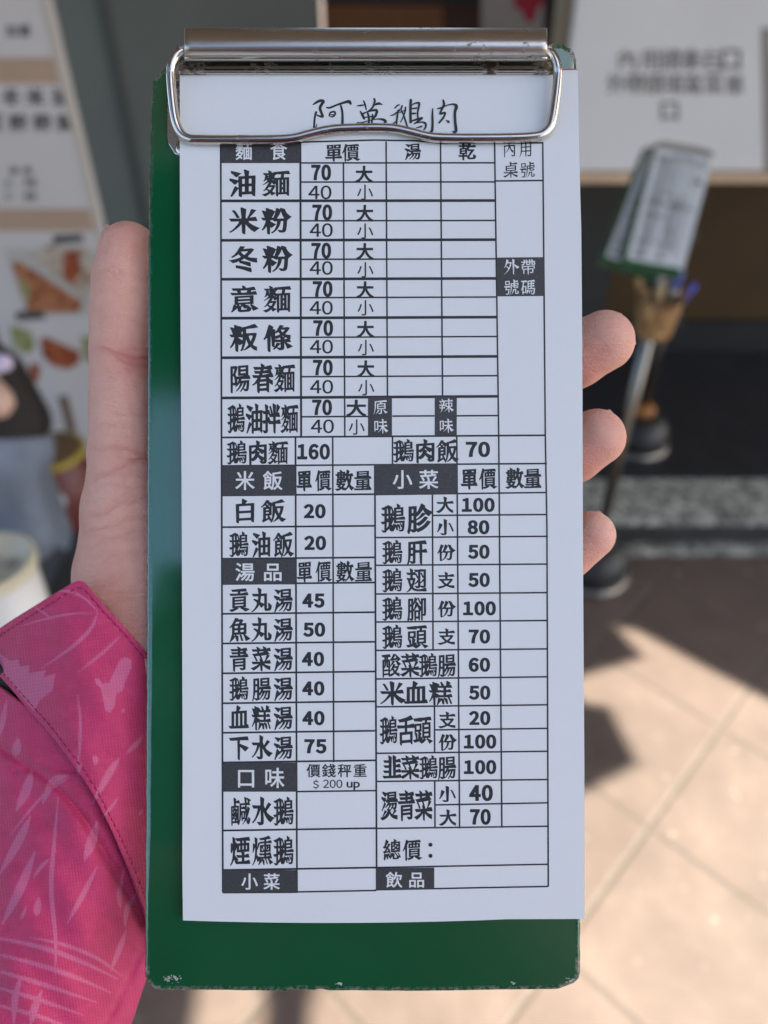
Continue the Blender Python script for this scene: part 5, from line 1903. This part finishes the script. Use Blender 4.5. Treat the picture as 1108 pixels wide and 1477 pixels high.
for (ox, oy), (lx, ly), hgt, colr, lab in PENS:
    b0 = Vector((cup_c.x + ox * 0.7, cup_c.y + oy * 0.7, cup_c.z - 0.032))
    dr = Vector((lx, ly, 0.16)).normalized()
    pr2 = root('pen', lab, 'pen', b0, group='pens in the cup')
    MBd().tube([b0, b0 + dr * (hgt - 0.012)], 0.0045, 10).build('barrel', plain('pen barrel', (0.50, 0.46, 0.40), 0.4, 0.15, 60), pr2, world=True, smooth=True)
    MBd().tube([b0 + dr * (hgt - 0.0115), b0 + dr * (hgt + 0.022), b0 + dr * (hgt + 0.025)], [0.0062, 0.006, 0.003], 10).build('cap', plain('pen cap %.2f' % colr[0], colr, 0.35, 0.1, 60), pr2, world=True, smooth=True)


g = np.random.default_rng(21)
for k in range(9):
    a = g.uniform(0, 2 * math.pi); rr = g.uniform(0.3, 1.0)
    b0 = Vector((cup_c.x + 0.022 * rr * math.cos(a), cup_c.y + 0.022 * rr * math.sin(a), cup_c.z - 0.033))
    dr = Vector((0.055 * math.cos(a) + g.uniform(-.02, .02), 0.055 * math.sin(a) - 0.01, 0.15)).normalized()
    o = MBd().tube([b0, b0 + dr * g.uniform(0.075, 0.098)], 0.0042, 8).build('bamboo_stick', plain('bamboo %d' % (k % 3), [(0.34, 0.19, 0.07), (0.50, 0.33, 0.15), (0.24, 0.12, 0.045)][k % 3], 0.5, 0.25, 60))
    tag(o, 'thin brown bamboo stick in the crowded wicker pen cup', 'stick', 'bamboo sticks in the pen cup')


def copy_tree(o, M, label, group):
    def rec(x, par):
        c = x.copy()
        COL.objects.link(c)
        if par is not None: c.parent = par
        for ch in x.children: rec(ch, c)
        return c
    r_ = rec(o, None)
    r_.matrix_world = M
    r_['label'] = label
    if group: r_['group'] = group
    return r_


def board_pose(px, py, t, roll, lean=0.0, yaw=0.0):
    loc = at_t(px, py, t)
    base = Matrix(((RT.x, UP.x, -FW.x), (RT.y, UP.y, -FW.y), (RT.z, UP.z, -FW.z)))
    rot = base.to_4x4() @ Matrix.Rotation(R(yaw), 4, 'Y') @ Matrix.Rotation(R(lean), 4, 'X') @ Matrix.Rotation(R(roll), 4, 'Z')
    return Matrix.Translation(loc) @ rot


M1 = board_pose(961, 304, 1.36, -15, -4, -10)
M2 = board_pose(936, 308, 1.39, -21, -4, -10)
for Mx, la, lb in ((M1, 'blurred green clipboard standing in the pen cup, in front of another', 'white order sheet on the front clipboard in the pen cup'),
                   (M2, 'green clipboard half hidden behind the other one in the pen cup', 'white order sheet on the clipboard half hidden in the pen cup')):
    copy_tree(clip, Mx, la, 'clipboards in the pen cup')
    copy_tree(pad, Mx, lb, 'order sheets in the pen cup')

# ------------------------------------------------------------------ added unseen things that shape light and reflections: cut canvas, flap, house
SH = Vector((-SUN_DIR.x / -SUN_DIR.z, -SUN_DIR.y / -SUN_DIR.z)) * 2.6       # ground point -> point of the canvas that shades it
lit = [[(-.125, .25), (-.125, .46), (-.05, .62), (.2, .76), (.42, .84), (.535, .90), (.505, 1.05), (.46, 1.05), (.40, 1.10), (.49, 1.14), (.624, 1.185), (.575, 1.285), (.63, 1.27), (.874, 1.062), (1.25, .76), (1.6, .35), (1.6, .25)],
       [(-.315, .25), (-.315, .62), (-.27, .62), (-.195, .46), (-.195, .25)]]
cu = bpy.data.curves.new('added_shade', 'CURVE')  # added canvas, the lit outlines are cut out as its gaps
cu.dimensions = '2D'; cu.fill_mode = 'BOTH'; cu.extrude = 0.004
for pl in [[(-3.2, -0.30), (-0.20, -0.30), (-0.20, -0.06), (0.70, -0.06), (0.70, -0.66), (1.95, -0.66), (1.95, -0.36), (6, -0.36), (6, 3.3), (-3.2, 3.3)]] + [[(x + SH.x, y + SH.y) for x, y in q] for q in lit]:
    s = cu.splines.new('POLY')
    s.points.add(len(pl) - 1)
    for i, p in enumerate(pl): s.points[i].co = (p[0], p[1], 0, 1)
    s.use_cyclic_u = True
o = bpy.data.objects.new('added_shade_src', cu); COL.objects.link(o)
dg = bpy.context.evaluated_depsgraph_get(); dg.update()
me = bpy.data.meshes.new_from_object(o.evaluated_get(dg))
bpy.data.objects.remove(o)
aw = bpy.data.objects.new('added_shade', me); COL.objects.link(aw)
aw.location = (0, 0, 2.6)
me.materials.clear(); me.materials.append(plain('awning canvas', (0.38, 0.33, 0.27), 0.8, 0.1, 5))
tag(aw, 'added unseen beige canvas overhead, its gaps cut to shape the sunlit patches', 'added_shade')
d = MBd().box(-0.95, -0.205, -0.85, -0.305, 2.597, 2.603)  # added to darken what the upper green board reflects
fb = d.build('added_flap', plain('added flap canvas', (0.03, 0.03, 0.03), 0.9, 0.1, 5)); tag(fb, 'added unseen dark flap overhead that darkens reflections in the held board', 'added_shade')
d = MBd().box(-4.6, 4.6, -16, -12, 0.001, 11.0)  # added block, height and width set for the board's reflections
bd = d.build('added_building', plain('house over the street', (0.045, 0.043, 0.042), 0.8, 0.15, 0.6)); tag(bd, 'unseen dark house across the street, added and sized to shape reflections', 'added_building')
